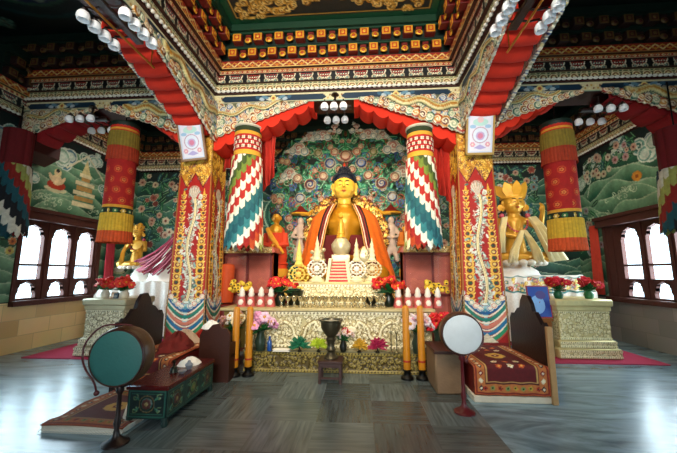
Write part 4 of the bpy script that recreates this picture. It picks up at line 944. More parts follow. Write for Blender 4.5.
# golden aureole
au = thing('aureole', 'golden openwork aureole behind the shoulders of the Buddha', 'aureole', (-.35, 8.02, 1.2))
cv = Cv(2.7, 2.9, .014, '#b07a24', blank=True); r = np.random.RandomState(3)
for k in range(700):
    a = r.uniform(-.5, PI+.5); q = r.uniform(.80, 1.1); x = 1.35+.98*q*math.cos(a); y = 1.12+.98*q*math.sin(a)
    cv.circ(x, y, .05, ['#5a3410', '#7a4a14'][k % 2], h=.0)
for k in range(520):
    a = r.uniform(-.5, PI+.5); q = r.uniform(.82, 1.08); x = 1.35+.98*q*math.cos(a); y = 1.12+.98*q*math.sin(a)
    cv.spiral(x, y, r.uniform(.03, .05), 1.2, .013, ['#e0b048', '#c8922c', '#f0cc6c', '#2f6a4a', '#a8401c'][[0, 1, 2, 0, 1, 2, 3, 4][k % 8]], r.rand()*6, 1 if k % 2 else -1, h=.03)
sheet('openwork_ring', cv, lambda U, V, H: (U-1.35, -H+0*U, V+.1), paintmat('gilt_bright', .3, .4, nvar=.08), au, thick=.03)
b = MB(); b.box(-.2, .2, .0, .06, 0, .9); b.build('support', DRED, au)
# carved torana behind
to = thing('carved_backdrop', 'tall carved backdrop of green leaves, flowers and pale clouds around the Buddha', 'backdrop', (-.36, 8.3, 0)); to['kind'] = 'thing'
TW, TH, tz = 4.5, 4.6, 1.1; cv = Cv(TW, TH, .0155, '#0f2a20', blank=True); hw = TW/2
def inside(x, y, g=0): return (abs(x-hw)/(2.08-g))**3+(max(0, y-2.2)/(2.15-g))**3 < 1
for k in range(900):
    x, y = r.uniform(.1, TW-.1), r.uniform(0, TH)
    if inside(x, y, .1): cv.circ(x, y, .15, '#10281e', h=0)
half = []
rr_ = np.random.RandomState(12)
for k in range(1500):
    x, y = rr_.uniform(0, hw), rr_.uniform(.0, TH)
    if not inside(x, y, .12): continue
    half.append((x, y, rr_.rand(), rr_.rand()*6, rr_.randint(12)))
for x, y, q, a, c in half:
    for s in (-1, 1):
        X_ = hw+s*(hw-x); cv.ell(X_, y, .10+.04*q, .036, ['#1f7048', '#2f8f58', '#174f3a', '#4aa878', '#2a7f80', '#1c6a40'][c % 6], h=.02+.02*q, ang=(a if s > 0 else PI-a)); cv.line([(X_-.09*math.cos(a)*-s*-1, y-.09*math.sin(a)), (X_+.09*math.cos(a)*-s*-1, y+.09*math.sin(a))], .012, '#9fd0a8' if c % 3 == 0 else '#0c2418', .03)
for k, (x, y, q, a, c) in enumerate(half[::4]):
    for s in (-1, 1):
        X_ = hw+s*(hw-x); cv.spiral(X_, y, .09+.05*q, 1.4, .024, ['#a85a3a', '#a8b898', '#2f8a5a', '#3f9a78', '#3f5f98', '#7a3424'][c % 6], a, s, h=.045)
for k, (x, y, q, a, c) in enumerate(half[3::27]):
    for s in (-1, 1):
        X_ = hw+s*(hw-x); R = .06+.06*q; cols = [('#b8705a', '#e0c8a0'), ('#8a3a34', '#c88a6a'), ('#2c3f74', '#8fa8c8'), ('#c88a70', '#7a2c24'), ('#a8502c', '#e0b070')][c % 5]
        cv.scroll(X_, y, R*.9, cols[0], cols[1], '#b8a88c', s, a, dome=.04)
for (x, y, R, dx, dy) in ((-.62, 4.0, .15, -.5, .1), (-1.28, 3.62, .18, -.45, -.12), (-1.52, 2.92, .16, -.3, -.3), (-.3, 4.18, .13, .1, .2), (-1.0, 3.95, .12, -.3, -.2)):
    for s in (-1, 1):      # pale clouds with tapering tails
        for q in range(7): cv.ell(hw+s*(x+dx*q/6*.8), y+.12+dy*q/6*.8, R*(1-.11*q)*.9, R*(.7-.09*q), '#d8d2c0' if q % 2 else '#a8b4b0', h=.03, ang=0)
        for (ex, ey, er, ca, cb) in ((0, 0, 1, '#c0aa9c', '#c88a7c'), (.9*R, -.5*R, .7, '#8fa8a8', '#d0d4c8'), (-.9*R, -.4*R, .6, '#8fa8a8', '#d0d4c8')): cv.scroll(hw+s*(x+ex), y+.12+ey, R*er, ca, cb, '#e4e0d0', s, 1, dome=.05)
for s in (-1, 1):   # blue and rust cloud knots above the head
    for X_, Y_, R_, a_, b_ in ((.42, 3.30, .16, '#2c3f6a', '#7f90b0'), (.17, 3.12, .11, '#8a4030', '#d0a080'), (.95, 2.72, .17, '#7a4434', '#2c3f6a'), (1.22, 2.35, .15, '#2c4568', '#a8b0b8'), (.75, 3.6, .12, '#5f7a3a', '#a8a070'), (.6, 2.95, .13, '#9a5a44', '#d8b898'), (1.3, 2.9, .13, '#a8705c', '#e0c8a8'), (.3, 3.62, .12, '#a85a3c', '#d8b898')):
        cv.scroll(hw+s*X_, Y_, R_, a_, b_, '#b0a48c', s, .5, dome=.05)
cv.scroll(hw, 3.5, .17, '#8a4a34', '#c8a080', '#b8a48c', dome=.06)
cv.noise(.12, .06)
sheet('carved_foliage', cv, lambda U, V, H: (U-hw, -H+0*U, tz+V), PAINT, to, thick=.08)
b = MB(); b.box(-1.9, 1.9, .05, .14, 0, 4.2); b.build('backing_board', DGREEN, to, smooth=False)
for s in (-1, 1):      # small figures on the flanks of the backdrop
    f_ = MB(); x = s*1.16-.0; limb(f_, [(x, -.14, 2.05), (x, -.16, 2.35), (x, -.16, 2.62)], [.13, .1, .12], 10); f_.ball((x, -.18, 2.8), (.085, .085, .1)); limb(f_, [(x-.12, -.16, 2.6), (x-.2, -.24, 2.4), (x-.05, -.3, 2.36)], [.05, .045, .035], 8); limb(f_, [(x+.12, -.16, 2.6), (x+.2, -.24, 2.4), (x+.05, -.3, 2.36)], [.05, .045, .035], 8)
    limb(f_, [(x-.08, -.2, 2.05), (x-.12, -.26, 1.8)], [.08, .06], 8); limb(f_, [(x+.08, -.2, 2.05), (x+.12, -.26, 1.8)], [.08, .06], 8)
    a_ = thing('attendant_statue', 'small pale standing attendant with red canopy on the carved backdrop, %s of the Buddha' % ('left' if s < 0 else 'right'), 'statue', (-.36, 8.3, 0))
    remesh(f_.build('body', mat('pale_figure', '#cdb6a4', .6), a_), .02); c_ = MB(); c_.lathe([(.28, 2.98), (.26, 3.02), (.12, 3.1), (.03, 3.2)], 16, (x, -.18, 0), mi=[1, 0, 0], sx=1, sy=.6); c_.build('canopy', [RED, GOLDP], a_); g_ = MB(); g_.tube([(x-s*.02, -.2, 3.0), (x-s*.22, -.3, 2.97), (x-s*.34, -.32, 3.08)], [.06, .05, .02], 8); g_.build('golden_beast_head', GOLDP, a_)
# attendant monks
def monk(label, x, robe):
    t = thing('attendant_statue', label, 'statue', (x, 7.0, 1.50)); b = MB(); b.lathe([(.24, 0.2), (.26, .35), (.24, .5), (.2, .85)], 16, (0, 0, 0), wob=lambda a, z: .05*math.sin(a*9)); b.ball((0, 0, .85), (.2, .16, .2)); b.tube([(-.18, -.02, .82), (-.26, -.12, .6), (-.05, -.22, .55)], [.09, .08, .06]); b.tube([(.18, -.02, .82), (.26, -.12, .6), (.05, -.22, .55)], [.09, .08, .06]); b.build('robe', mat('robe_%s' % robe[1:], robe, .8), t)
    s_ = MB(); s_.ball((0, -.05, .9), (.17, .14, .16)); s_.tube([(0, 0, .98), (0, 0, 1.12)], [.06, .055], 10); s_.ball((0, -.01, 1.2), (.1, .1, .125), 14, 10); s_.ball((-.1, 0, 1.19), (.02, .03, .045)); s_.ball((.1, 0, 1.19), (.02, .03, .045)); s_.ball((0, -.11, 1.185), (.018, .02, .03)); s_.ball((0, -.25, .56), (.05, .06, .05)); remesh(s_.build('body', SK, t), .014, 2)
    h_ = MB(); h_.ball((0, .01, 1.245), (.101, .1, .1), 14, 8); h_.build('hair', HAIR, t); 
    y_ = MB(); y_.tube([(-.17, -.1, .95), (-.05, -.2, .75), (.1, -.22, .55), (.2, -.15, .4)], [.05, .06, .05, .04], 8); y_.build('sash', mat('ochre_sash', '#d8a030', .8), t)
    q = thing('statue_stand', 'orange-red cloth-covered round stand under the %s golden monk statue' % ('left' if x < -.4 else 'right'), 'stand', (x, 7.0, .95)); b = MB(); b.lathe([(.27, 0), (.26, .3), (.25, .7), (.27, .72), (.27, .75)], 24, wob=lambda a, z: .04*math.sin(a*12)); b.build('stand_cloth', mat('vermilion_silk', '#d04a20', .7), q); b = MB(); b.lathe([(.275, .45), (.28, .47), (.28, .6), (.275, .62)], 24); b.build('yellow_band', mat('ochre_sash', '#d8a030', .8), q)
monk('small golden monk statue in orange robe at the left knee side of the Buddha', -1.86, '#c8481c'); monk('small golden monk statue in ochre robe at the right knee side of the Buddha', 1.12, '#c87a24')

# ---- glazed cabinets beside the Buddha
def cabinet(label, x, w):
    t = thing('glazed_cabinet', label, 'cabinet', (x, 6.45, 0)); b = MB(); b.box(-w, w, -.2, .25, 0, 1.05, 0); b.box(-w, w, -.13, .25, 1.05, 1.88, 0); b.box(-w, -w+.05, -.2, .25, 1.05, 1.88); b.box(w-.05, w, -.2, .25, 1.05, 1.88); b.box(-w-.05, w+.05, -.26, .3, 1.88, 1.93, 0); b.box(-w-.02, w+.02, -.22, .28, 1.93, 1.99, 0); b.build('cabinet_body', mat('rose_wood', '#c87462', .5), t)
    d = MB(); d.box(-w, w, -.23, -.2, 1.05, 1.10); d.box(-w, w, -.23, -.2, 1.82, 1.88); [d.box(q-.02, q+.02, -.23, -.2, 1.05, 1.88) for q in (-w+.02, 0, w-.02)]; dd = d.build('cabinet_door', RED, t); g = MB(); g.box(-w+.04, w-.04, -.214, -.21, 1.1, 1.82); g.build('glass_pane', GLASS, dd); cv = gilt_relief(w*2, .12, .012, seed=3, base='#b89a5c', hi='#e8d8a0', lo='#6a2c1c', band=0); sheet('carved_rail', cv, plane((-w, -.268, 1.87), (1, 0, 0), (0, 0, 1), (0, -1, 0)), IVG, t)
cabinet('red glazed cabinet behind the altar under the left patchwork hanging', -2.22, .50); cabinet('red glazed cabinet behind the altar under the right patchwork hanging', 1.38, .55)
for x, lb in ((-2.52, 'left'), (1.86, 'right')):
    t = thing('fabric_lantern', 'orange fabric cylinder standing at the outer end of the altar, beside the %s pillar' % lb, 'lantern', (x, 6.0, .3)); b = MB(); b.lathe([(.17, .02), (.17, .6), (.1, .62)], 16, wob=lambda a, z: .04*math.sin(a*10)); b.build('stand', RED, t); b = MB(); b.lathe([(.125, .64), (.135, .68), (.135, 1.3), (.12, 1.34), (.03, 1.36)], 18, wob=lambda a, z: .05*math.sin(a*12)); b.build('lantern_body', mat('orange_silk', '#cf5a1c', .7), t)

# ---- things on the altar: stupas, steps, bowls, offerings
IV = mat('ivory_offering', '#ecdfb6', .5, var=.06); PINKW = mat('pale_pink', '#dfa9a0', .5, var=.05)
def stupa(label, x, y, z, s, cols=(IV, WHITE), grp=None):
    t = thing('butter_stupa', label, 'ornament', (x, y, z)); b = MB(); b.lathe([(.16, 0), (.16, .04), (.1, .07), (.07, .12)], 14, mi=0); b.build('foot', cols[0], t)
    d = MB()
    for k in range(16):
        a = 2*PI*k/16; d.ball((.19*math.cos(a), -.015, .27+.17*math.sin(a)), (.026, .024, .026), 8, 5); d.ball((.115*math.cos(a+.2), -.03, .27+.1*math.sin(a+.2)), (.021, .022, .021), 8, 5)
    for rr in (.19, .115): d.tube([(rr*math.cos(2*PI*k/24), 0, .27+rr*math.sin(2*PI*k/24)) for k in range(25)], .013, 6)
    for k in range(8): d.tube([(0, 0, .27), (.2*math.cos(k*PI/4), 0, .27+.19*math.sin(k*PI/4))], .01, 5)
    d.tube([(0, 0, 0), (0, 0, .12)], .02, 6); d.ball((0, -.05, .27), (.06, .03, .06)); d.build('flower_disc', cols[1], t)
    u = MB(); u.lathe([(.07, .42), (.09, .46), (.06, .52), (.075, .56), (.05, .62), (.06, .66), (.035, .74), (.04, .78), (.012, .88), (.003, .95)], 12); 
    for k in range(4): u.ball((0, -.04, .48+.08*k), .03-.004*k, 8, 5)
    u.build('spire', cols[0], t); t.scale = (s, s, s); return t
SZ = 1.326
stupa('cream flower-disc offering with a spire, leftmost in front of the orange robe', -1.12, 5.86, 1.20, .95, (mat('yellow_ivory', '#ead070', .5), mat('yellow_ivory', '#ead070', .5)))
stupa('white flower-disc offering left of the small red steps', -.78, 5.84, SZ, .88)
stupa('white flower-disc offering just right of the small red steps', -.06, 5.84, SZ, .84)
stupa('pale flower-disc offering furthest right before the orange robe', .22, 5.86, SZ, .84, (IV, mat('faint_ivory', '#e0d0a8', .5)))
stp = thing('model_staircase', 'small red staircase in front of the Buddha', 'steps', (-.39, 5.9, SZ)); b = MB()
for k in range(7): b.box(-.17+.008*k, .17-.008*k, -.14+.035*k, .12, .055*k, .055*(k+1), k % 2 * 0)
b.build('red_treads', mat('step_red', '#c9453a', .5), stp, smooth=False); b = MB()
for k in range(7): b.box(-.172+.008*k, .172-.008*k, -.145+.035*k, -.138+.035*k, .055*(k+1)-.016, .055*(k+1)+.002)
for s in (-1, 1): b.prism([(s*.17, 0), (s*.23, 0), (s*.17, .42), (s*.12, .42)] if s < 0 else [(.12, .42), (.17, .42), (.23, 0), (.17, 0)], -.1, .12)
b.build('white_trim', IV, stp, smooth=False)
cs = thing('reliquary_stupa', 'tall silvery stupa standing behind the small red staircase', 'ornament', (-.36, 6.16, SZ)); b = MB()
b.box(-.22, .22, -.15, .15, 0, .36, bev=.01); b.box(-.17, .17, -.13, .13, .36, .5, bev=.01); b.lathe([(.13, .5), (.18, .6), (.19, .7), (.12, .8), (.07, .83)], 18); b.build('reliquary_body', mat('silver_gilt', '#cfc3a0', .35, .4), cs)
b = MB(); b.lathe([(.09, .83), (.075, .9), (.085, .91), (.065, .98), (.07, 1.0), (.05, 1.08), (.055, 1.1), (.02, 1.2), (.05, 1.24), (.004, 1.34)], 14); b.build('spire', GOLDP, cs)
for s in (-1, 1):
    e = thing('carved_ornament', 'pale carved ornament standing %s of the silvery stupa' % ('left' if s < 0 else 'right'), 'ornament', (-.36+s*.44, 6.14, SZ)); b = MB(); b.lathe([(.12, 0), (.13, .05), (.06, .12), (.05, .3), (.1, .38), (.12, .48), (.08, .58), (.02, .66)], 14, wob=lambda a, z: .12*math.sin(a*5)); 
    for k in range(12): b.ball((.12*math.sin(k*2.4), -.08, .15+.04*k), .04, 8, 5)
    b.build('ornament_body', mat('silver_gilt', '#cfc3a0', .35, .4), e)
# pink and white torma cones
def torma(label, x, y, z, s=1, grp=None):
    t = thing('torma_offering', label, 'offering', (x, y, z), group=grp); b = MB(); b.lathe([(.075, 0), (.08, .02), (.05, .16), (.03, .17)], 12, mi=0); b.build('cone', mat('torma_pink', '#c96a64', .5), t); w = MB(); w.ball((0, -.062, .07), (.04, .02, .05)); w.ball((0, -.048, .07), (.045, .02, .06)); w.lathe([(.04, .165), (.055, .2), (.04, .24), (.045, .27), (.02, .31), (.004, .33)], 12); w.build('white_butter', mat('butter_white', '#eadfd2', .5, var=.05), t); t.scale = (s, s, s); return t
xs = [-2.0, -1.84, -1.67, -1.5]
lbl = ['leftmost of the four pink and white tormas on the left end of the altar', 'second from left of the pink tormas on the left end of the altar', 'third from left of the pink tormas on the left end of the altar', 'rightmost of the four pink tormas on the left end of the altar']
T0 = torma(lbl[0], xs[0], 5.42, .925, 1, 'tormas on the left end of the altar')
for x, l in zip(xs[1:], lbl[1:]): dup(T0, (x, 5.42, .925), 0, l)
lbl = ['leftmost of the five pink tormas on the right end of the altar', 'second from left of the pink tormas on the right end of the altar', 'middle one of the five pink tormas on the right end of the altar', 'second from right of the pink tormas on the right end of the altar', 'rightmost of the pink tormas on the right end of the altar']
for x, l in zip([.62, .78, .94, 1.1, 1.26], lbl): dup(T0, (x, 5.42, .925), 0, l, 'tormas on the right end of the altar')
# goblets / butter lamps in the middle
def goblet(label, x, y, z): 
    t = thing('butter_lamp', label, 'lamp', (x, y, z), group='small metal butter lamps in a row on the altar'); b = MB(); b.lathe([(.03, 0), (.032, .01), (.009, .025), (.012, .04), (.009, .055), (.03, .075), (.042, .11), (.036, .11), (.012, .08)], 12); b.build('goblet', mat('silver_metal', '#cfc6a8', .25, .8), t); w = MB(); w.lathe([(.034, .1), (.03, .106), (.004, .108)], 10); w.build('butter', mat('butter', '#e8c870', .5), t); return t
ORD = ['first', 'second', 'third', 'fourth', 'fifth', 'sixth', 'seventh', 'eighth', 'ninth', 'tenth', 'eleventh', 'twelfth', 'thirteenth', 'fourteenth', 'fifteenth', 'sixteenth', 'seventeenth']
G0 = goblet('first small metal butter lamp from the left in the front row on the altar', -1.30, 5.34, .925)
G0.scale = (1.25, 1.25, 1.6)
for k in range(1, 17): dup(G0, (-1.30+k*.105, 5.34, .925), 0, ORD[k]+' small metal butter lamp from the left in the front row on the altar')
for k in range(9): dup(G0, (-1.12+k*.17, 5.52, .925), 0, ORD[k]+' butter lamp from the left in the rear row before the embossed shelf', 'rear row of butter lamps on the altar')
# ritual vases and dark pot
def vase(name, label, x, y, z, prof, m, cat='vase'): t = thing(name, label, cat, (x, y, z)); b = MB(); b.lathe(prof, 18); b.build('%s_body' % name, m, t); return t
pot = vase('planter', 'dark green tapered planter standing at the left end of the upper shelf', -1.15, 5.70, .925, [(.09, 0), (.10, .02), (.15, .24), (.16, .26), (.14, .26), (.1, .1)], mat('dark_green_glaze', '#0f2c20', .3), 'planter')
b = MB(); b.box(-.1, .1, -.1, .1, .262, .285, bev=.005); b.build('lid', DGREEN, pot)
vase('incense_pot', 'small black pot among the butter lamps at the right of the altar', .18, 5.42, .925, [(.05, 0), (.03, .03), (.09, .08), (.1, .13), (.08, .16), (.04, .1)], BLACK, 'pot')
# flowers
LEAF = mat('leaf_green', '#1f6a34', .5, var=.3); 
def bouquet(name, label, x, y, z, s, cols, n=24, vase_c='#d8d2c0', spread=(1.0, .7), vh=.16, leaf=LEAF, seed=0, fl=.05, lf=26):
    r = random.Random(seed+int(abs(x)*97)); t = thing(name, label, 'flowers', (x, y, z)); v = MB(); v.lathe([(.05*s, 0), (.06*s, .01), (.075*s, vh*.5), (.045*s, vh*.85), (.06*s, vh), (.05*s, vh), (.03*s, vh*.7)], 14); v.build('vase', mat('vase_%s' % vase_c[1:], vase_c, .3), t)
    l = MB()
    for k in range(lf):
        a = r.uniform(0, 2*PI); e = r.uniform(-.2, 1.2); L = s*r.uniform(.1, .19); d = Vector((math.cos(a)*math.cos(e)*spread[0], math.sin(a)*math.cos(e), math.sin(e)*.8)); p = Vector((0, 0, vh)); q = p+d*L; m_ = p+d*L*.6; sd = d.cross(Vector((0, 0, 1))).normalized()*s*.03
        l.add([p, m_+sd+Vector((0, 0, .01)), q, m_-sd+Vector((0, 0, .01)), m_+Vector((0, 0, -.012))], [(0, 1, 4), (1, 2, 4), (2, 3, 4), (3, 0, 4)])
    lo = l.build('leaves', leaf, t, smooth=False); lo.modifiers.new('thickness', 'SOLIDIFY').thickness = .004
    fm = MB()
    for k in range(n):
        a = r.uniform(0, 2*PI); e = r.uniform(.0, 1.5); q = s*r.uniform(.10, .2); c = (math.cos(a)*math.cos(e)*q*spread[0], math.sin(a)*math.cos(e)*q*.7, vh+s*.06+math.sin(e)*q*spread[1]); mi = r.randrange(len(cols)); R = fl*s*r.uniform(.8, 1.2)
        tilt = Matrix.Translation(c) @ Matrix.Rotation(r.uniform(0, 6), 4, 'Z') @ Matrix.Rotation(r.uniform(.6, 1.4), 4, 'X')
        for j in range(6): b_ = 2*PI*j/6; fm.ball((R*.6*math.cos(b_), R*.6*math.sin(b_), 0), (R*.45, R*.45, R*.22), 7, 4, mi, tilt)
        fm.ball((0, 0, R*.1), R*.3, 6, 4, len(cols), tilt)
    fm.build('blossoms', [mat('petal_%s' % c[1:], c, .6, var=.2) for c in cols]+[mat('flower_eye', '#d8a83c', .6)], t); return t
bouquet('flower_bouquet', 'bright red flowers in a dark vase left of the embossed upper shelf', -1.37, 5.55, .925, 1.35, ['#c81820', '#e03a30'], 30, '#1c2c20', vh=.24, seed=1, spread=(1.2, .6))
bouquet('flower_bouquet', 'red and orange flowers in a dark vase right of the embossed upper shelf', .48, 5.55, .925, 1.35, ['#c81820', '#d8401c'], 30, '#1c2c20', vh=.24, seed=2, spread=(1.2, .6))
def flowerbox(label, x):
    t = thing('flower_box', label, 'flowers', (x, 5.5, .925)); b = MB(); b.lathe([(.05, 0), (.02, .03), (.02, .16), (.06, .2)], 12); b.build('stand', IV, t); f_ = MB(); r = random.Random(int(x*10)); 
    for k in range(34):
        p = (r.uniform(-.17, .17), r.uniform(-.08, .08), .25+r.uniform(0, .17)); f_.ball(p, (.04, .035, .035), 8, 5, 0); 
        if k % 2: f_.ball((p[0], p[1]-.03, p[2]), (.016, .014, .016), 6, 4, 1)
    f_.build('yellow_blossoms', [mat('petal_yellow', '#ecc94a', .6), mat('flower_dark', '#3a2410', .6)], t)
flowerbox('clump of yellow flowers at the left end of the altar beside the pillar', -2.06); flowerbox('clump of yellow flowers at the right end of the altar beside the pillar', 1.27)
for nm, lb, x, z, cols, sd in (('f', 'pale pink flowers low behind the left pair of tall candles', -1.52, .32, ['#e8a8c8', '#f0c8dc'], 1), ('f', 'red carnations with green leaves beside the right drum and candles', 1.17, .32, ['#d82838', '#e85048'], 2), ('f', 'pink and white flowers behind the right pair of tall candles', .84, .32, ['#f0c0d0', '#f4e4ea'], 3), ('f', 'white flowers at the left end of the altar beside the brown seat', -1.98, .32, ['#efe8d8', '#e8d8b0', '#d8a8a0'], 4)):
    bouquet('flower_vase', lb, x, 4.98 if x > -1.6 and x < 1 else 5.12, z if abs(x+.4) < 1.45 else 0.0, 1.15, cols, 16, '#3a4a3c', vh=.30 if abs(x+.4) < 1.45 else .62, seed=sd, fl=.07, lf=20)
def tuft(label, x, c, leafc=None, s=1, y=4.98):
    t = thing('paper_flower', label, 'flowers', (x, y, .32)); b = MB(); r = random.Random(int(x*50)); b.lathe([(.03, 0), (.035, .01), (.012, .03), (.012, .06)], 10); b.build('foot', mat('foot_dark', '#30281c', .5), t); f_ = MB()
    for k in range(110):
        a = r.uniform(0, 6.28); e = r.uniform(-.3, 1.5); L = s*r.uniform(.06, .14); d = Vector((math.cos(a)*math.cos(e)*1.15, math.sin(a)*math.cos(e)*.7, math.sin(e))); p = Vector((0, 0, .085)); f_.tube([tuple(p), tuple(p+d*L*.6), tuple(p+d*L+Vector((0, 0, -.01)))], [.012, .016, .008], 5)
    f_.build('petals', mat('tuft_%s' % c[1:], c, .6), t); return t
tuft('dark green feathery paper flower on the altar step, left of the burner', -.92, '#1c7a58', s=1.15); tuft('lime yellow paper flower on the altar step just left of the burner', -.63, '#b8c832', s=1); tuft('yellow and ochre paper flower on the altar step right of the burner', -.02, '#c8a030', s=.95); tuft('magenta paper flower on the altar step, right of the ochre one', .25, '#b02858', s=1.1)
bouquet('flower_vase', 'red and green flowers on the altar step just right of the burner', -.26, 5.0, .32, .75, ['#d83040', '#e8d0c8'], 12, '#2a2a20', vh=.18, seed=9, fl=.06)
t = thing('offering_tray', 'small white tray on the altar step left of the green paper flower', 'tray', (-1.19, 4.97, .32)); b = MB(); b.box(-.13, .13, -.05, .05, .0, .012, bev=.004); [b.box(*a) for a in ((-.13, .13, -.05, -.042, .012, .03), (-.13, .13, .042, .05, .012, .03), (-.13, -.122, -.05, .05, .012, .03), (.122, .13, -.05, .05, .012, .03))]; b.build('tray_body', WHITE, t)
vase('water_bottle', 'small blue bottle on the altar step by the left candles', -1.38, 4.98, .32, [(.03, 0), (.035, .01), (.035, .13), (.015, .16), (.015, .19), (.018, .2), (.018, .21)], mat('blue_glass', '#2c5fa8', .2), 'bottle')
for k, (x, l) in enumerate(((-1.62, 'slim metal stick holder on the altar step between left candles and pink flowers'), (.45, 'slim metal stick holder on the altar step right of the magenta flower'), (.53, 'thin dark candlestick on the altar step just left of the right candles'))):
    vase('candlestick', l, x, 4.97, .32, [(.04, 0), (.04, .012), (.01, .03), (.008, .1), (.018, .12), (.008, .14), (.008, .27), (.025, .29), (.02, .31)], mat('pewter', '#8a8468', .3, .8), 'candlestick')
# tall yellow candles
def candle(label, x, y):
    t = thing('tall_candle', label, 'candle', (x, y, 0)); b = MB(); b.lathe([(.09, 0), (.09, .03), (.05, .06), (.045, .1), (.065, .13), (.05, .14)], 16); b.build('candle_stand', BLACK, t); b = MB(); b.lathe([(.047, .13), (.052, .14), (.052, .28), (.049, 1.0), (.042, 1.03), (.015, 1.05)], 18); b.build('wax', mat('yellow_wax', '#d08f22', .4, var=.15), t); b = MB(); b.lathe([(.054, .24), (.055, .245), (.055, .262), (.054, .267)], 18); b.build('red_band', mat('band_red', '#a8281c', .5), t); b = MB(); b.tube([(0, 0, 1.04), (.004, 0, 1.075)], .004, 5); b.build('wick', BLACK, t); return t
c0 = candle('tall yellow candle on black stand, outermost of the left pair', -1.84, 4.80); c0.scale = (1, 1, .94); dup(c0, (-1.65, 4.84, 0), 0, 'tall yellow candle on black stand, inner one of the left pair'); dup(c0, (.655, 4.84, 0), 0, 'tall yellow candle on black stand, inner one of the right pair', scale=(1, 1, .97)); dup(c0, (.865, 4.84, 0), 0, 'tall yellow candle on black stand, outermost of the right pair', scale=(1, 1, .97))
# incense burner on its stool
t = thing('stool', 'low dark wooden stool under the bronze incense burner', 'stool', (-.42, 4.70, 0)); b = MB(); b.box(-.17, .17, -.16, .16, .26, .30, bev=.008); b.build('stool_top', BROWN, t); b = MB(); b.box(-.14, .14, -.145, -.125, .21, .26); b.box(-.14, .14, .125, .145, .21, .26); b.box(-.145, -.125, -.14, .14, .21, .26); b.box(.125, .145, -.14, .14, .21, .26); b.box(-.14, .14, -.145, -.125, .06, .085); b.build('stool_rail', BROWN, t)
for sx in (-1, 1):
    for sy in (-1, 1): b = MB(); b.box(sx*.14-.018, sx*.14+.018, sy*.135-.018, sy*.135+.018, 0, .27, bev=.004); b.build('leg', BROWN, t)
t = thing('incense_burner', 'bronze goblet-shaped incense burner on a low stool before the altar', 'burner', (-.42, 4.70, .30)); b = MB(); b.lathe([(.1, 0), (.1, .02), (.07, .05), (.05, .09), (.075, .12), (.05, .16), (.055, .22), (.075, .26), (.055, .29), (.1, .34), (.145, .42), (.15, .50), (.175, .515), (.175, .53), (.14, .53), (.12, .44), (.04, .4)], 24); b.build('burner_body', mat('old_bronze', '#6a6250', .35, .8), t); b = MB(); b.lathe([(.135, .49), (.13, .505), (.01, .51)], 18); b.build('ash', mat('ash', '#b8b4a8', .9), t)

# ================================================================ thrones, carpets, drums
def carpet_canvas(W, H, seed=0, res=.009):
    cv = Cv(W, H, res, '#7a1a1c'); r = np.random.RandomState(seed)
    for a, c in ((0, '#b8643c'), (.015, '#8a2c1c'), (.03, '#c07a44'), (.12, '#5a1416'), (.135, '#c9a468'), (.15, '#6a1418')): cv.rect(a, a, W-a, H-a, c)
    for k in np.arange(.075, H-.05, .085):
        for x in (.075, W-.075):
            cv.poly([(x-.03, k), (x, k-.036), (x+.03, k), (x, k+.036)], ['#2c2838', '#e0d0b0', '#8a1c1c'][int(k*12) % 3]); cv.circ(x, k, .013, '#e8dcc0')
    for k in np.arange(.12, W-.1, .085):
        for y in (.075, H-.075):
            cv.flower(k, y, .03, ['#b8a040', '#8a9a5c', '#a8301c'][int(k*20) % 3], '#2c2c20', 5, None, 0, 0)
    cv.circ(W/2, H/2, .13, '#3a1014'); cv.flower(W/2, H/2, .12, '#d8b05c', '#8a2018', 10, '#c9a468', 0, 0); cv.flower(W/2, H/2, .05, '#7a1a1c', '#e8d8a0', 6, None, 0, 0)
    for s in (-1, 1):
        for q in (.28, .42, .56):
            y = H/2+s*q
            if .2 < y < H-.2:
                for x in (-.13, 0, .13): cv.flower(W/2+x, y, .04, ['#e8dcc0', '#2c3458', '#c8602c'][int(abs(x)*10+q*9) % 3], '#d8b05c', 5, None, 0, 0)
    cv.noise(.15, .02); return cv
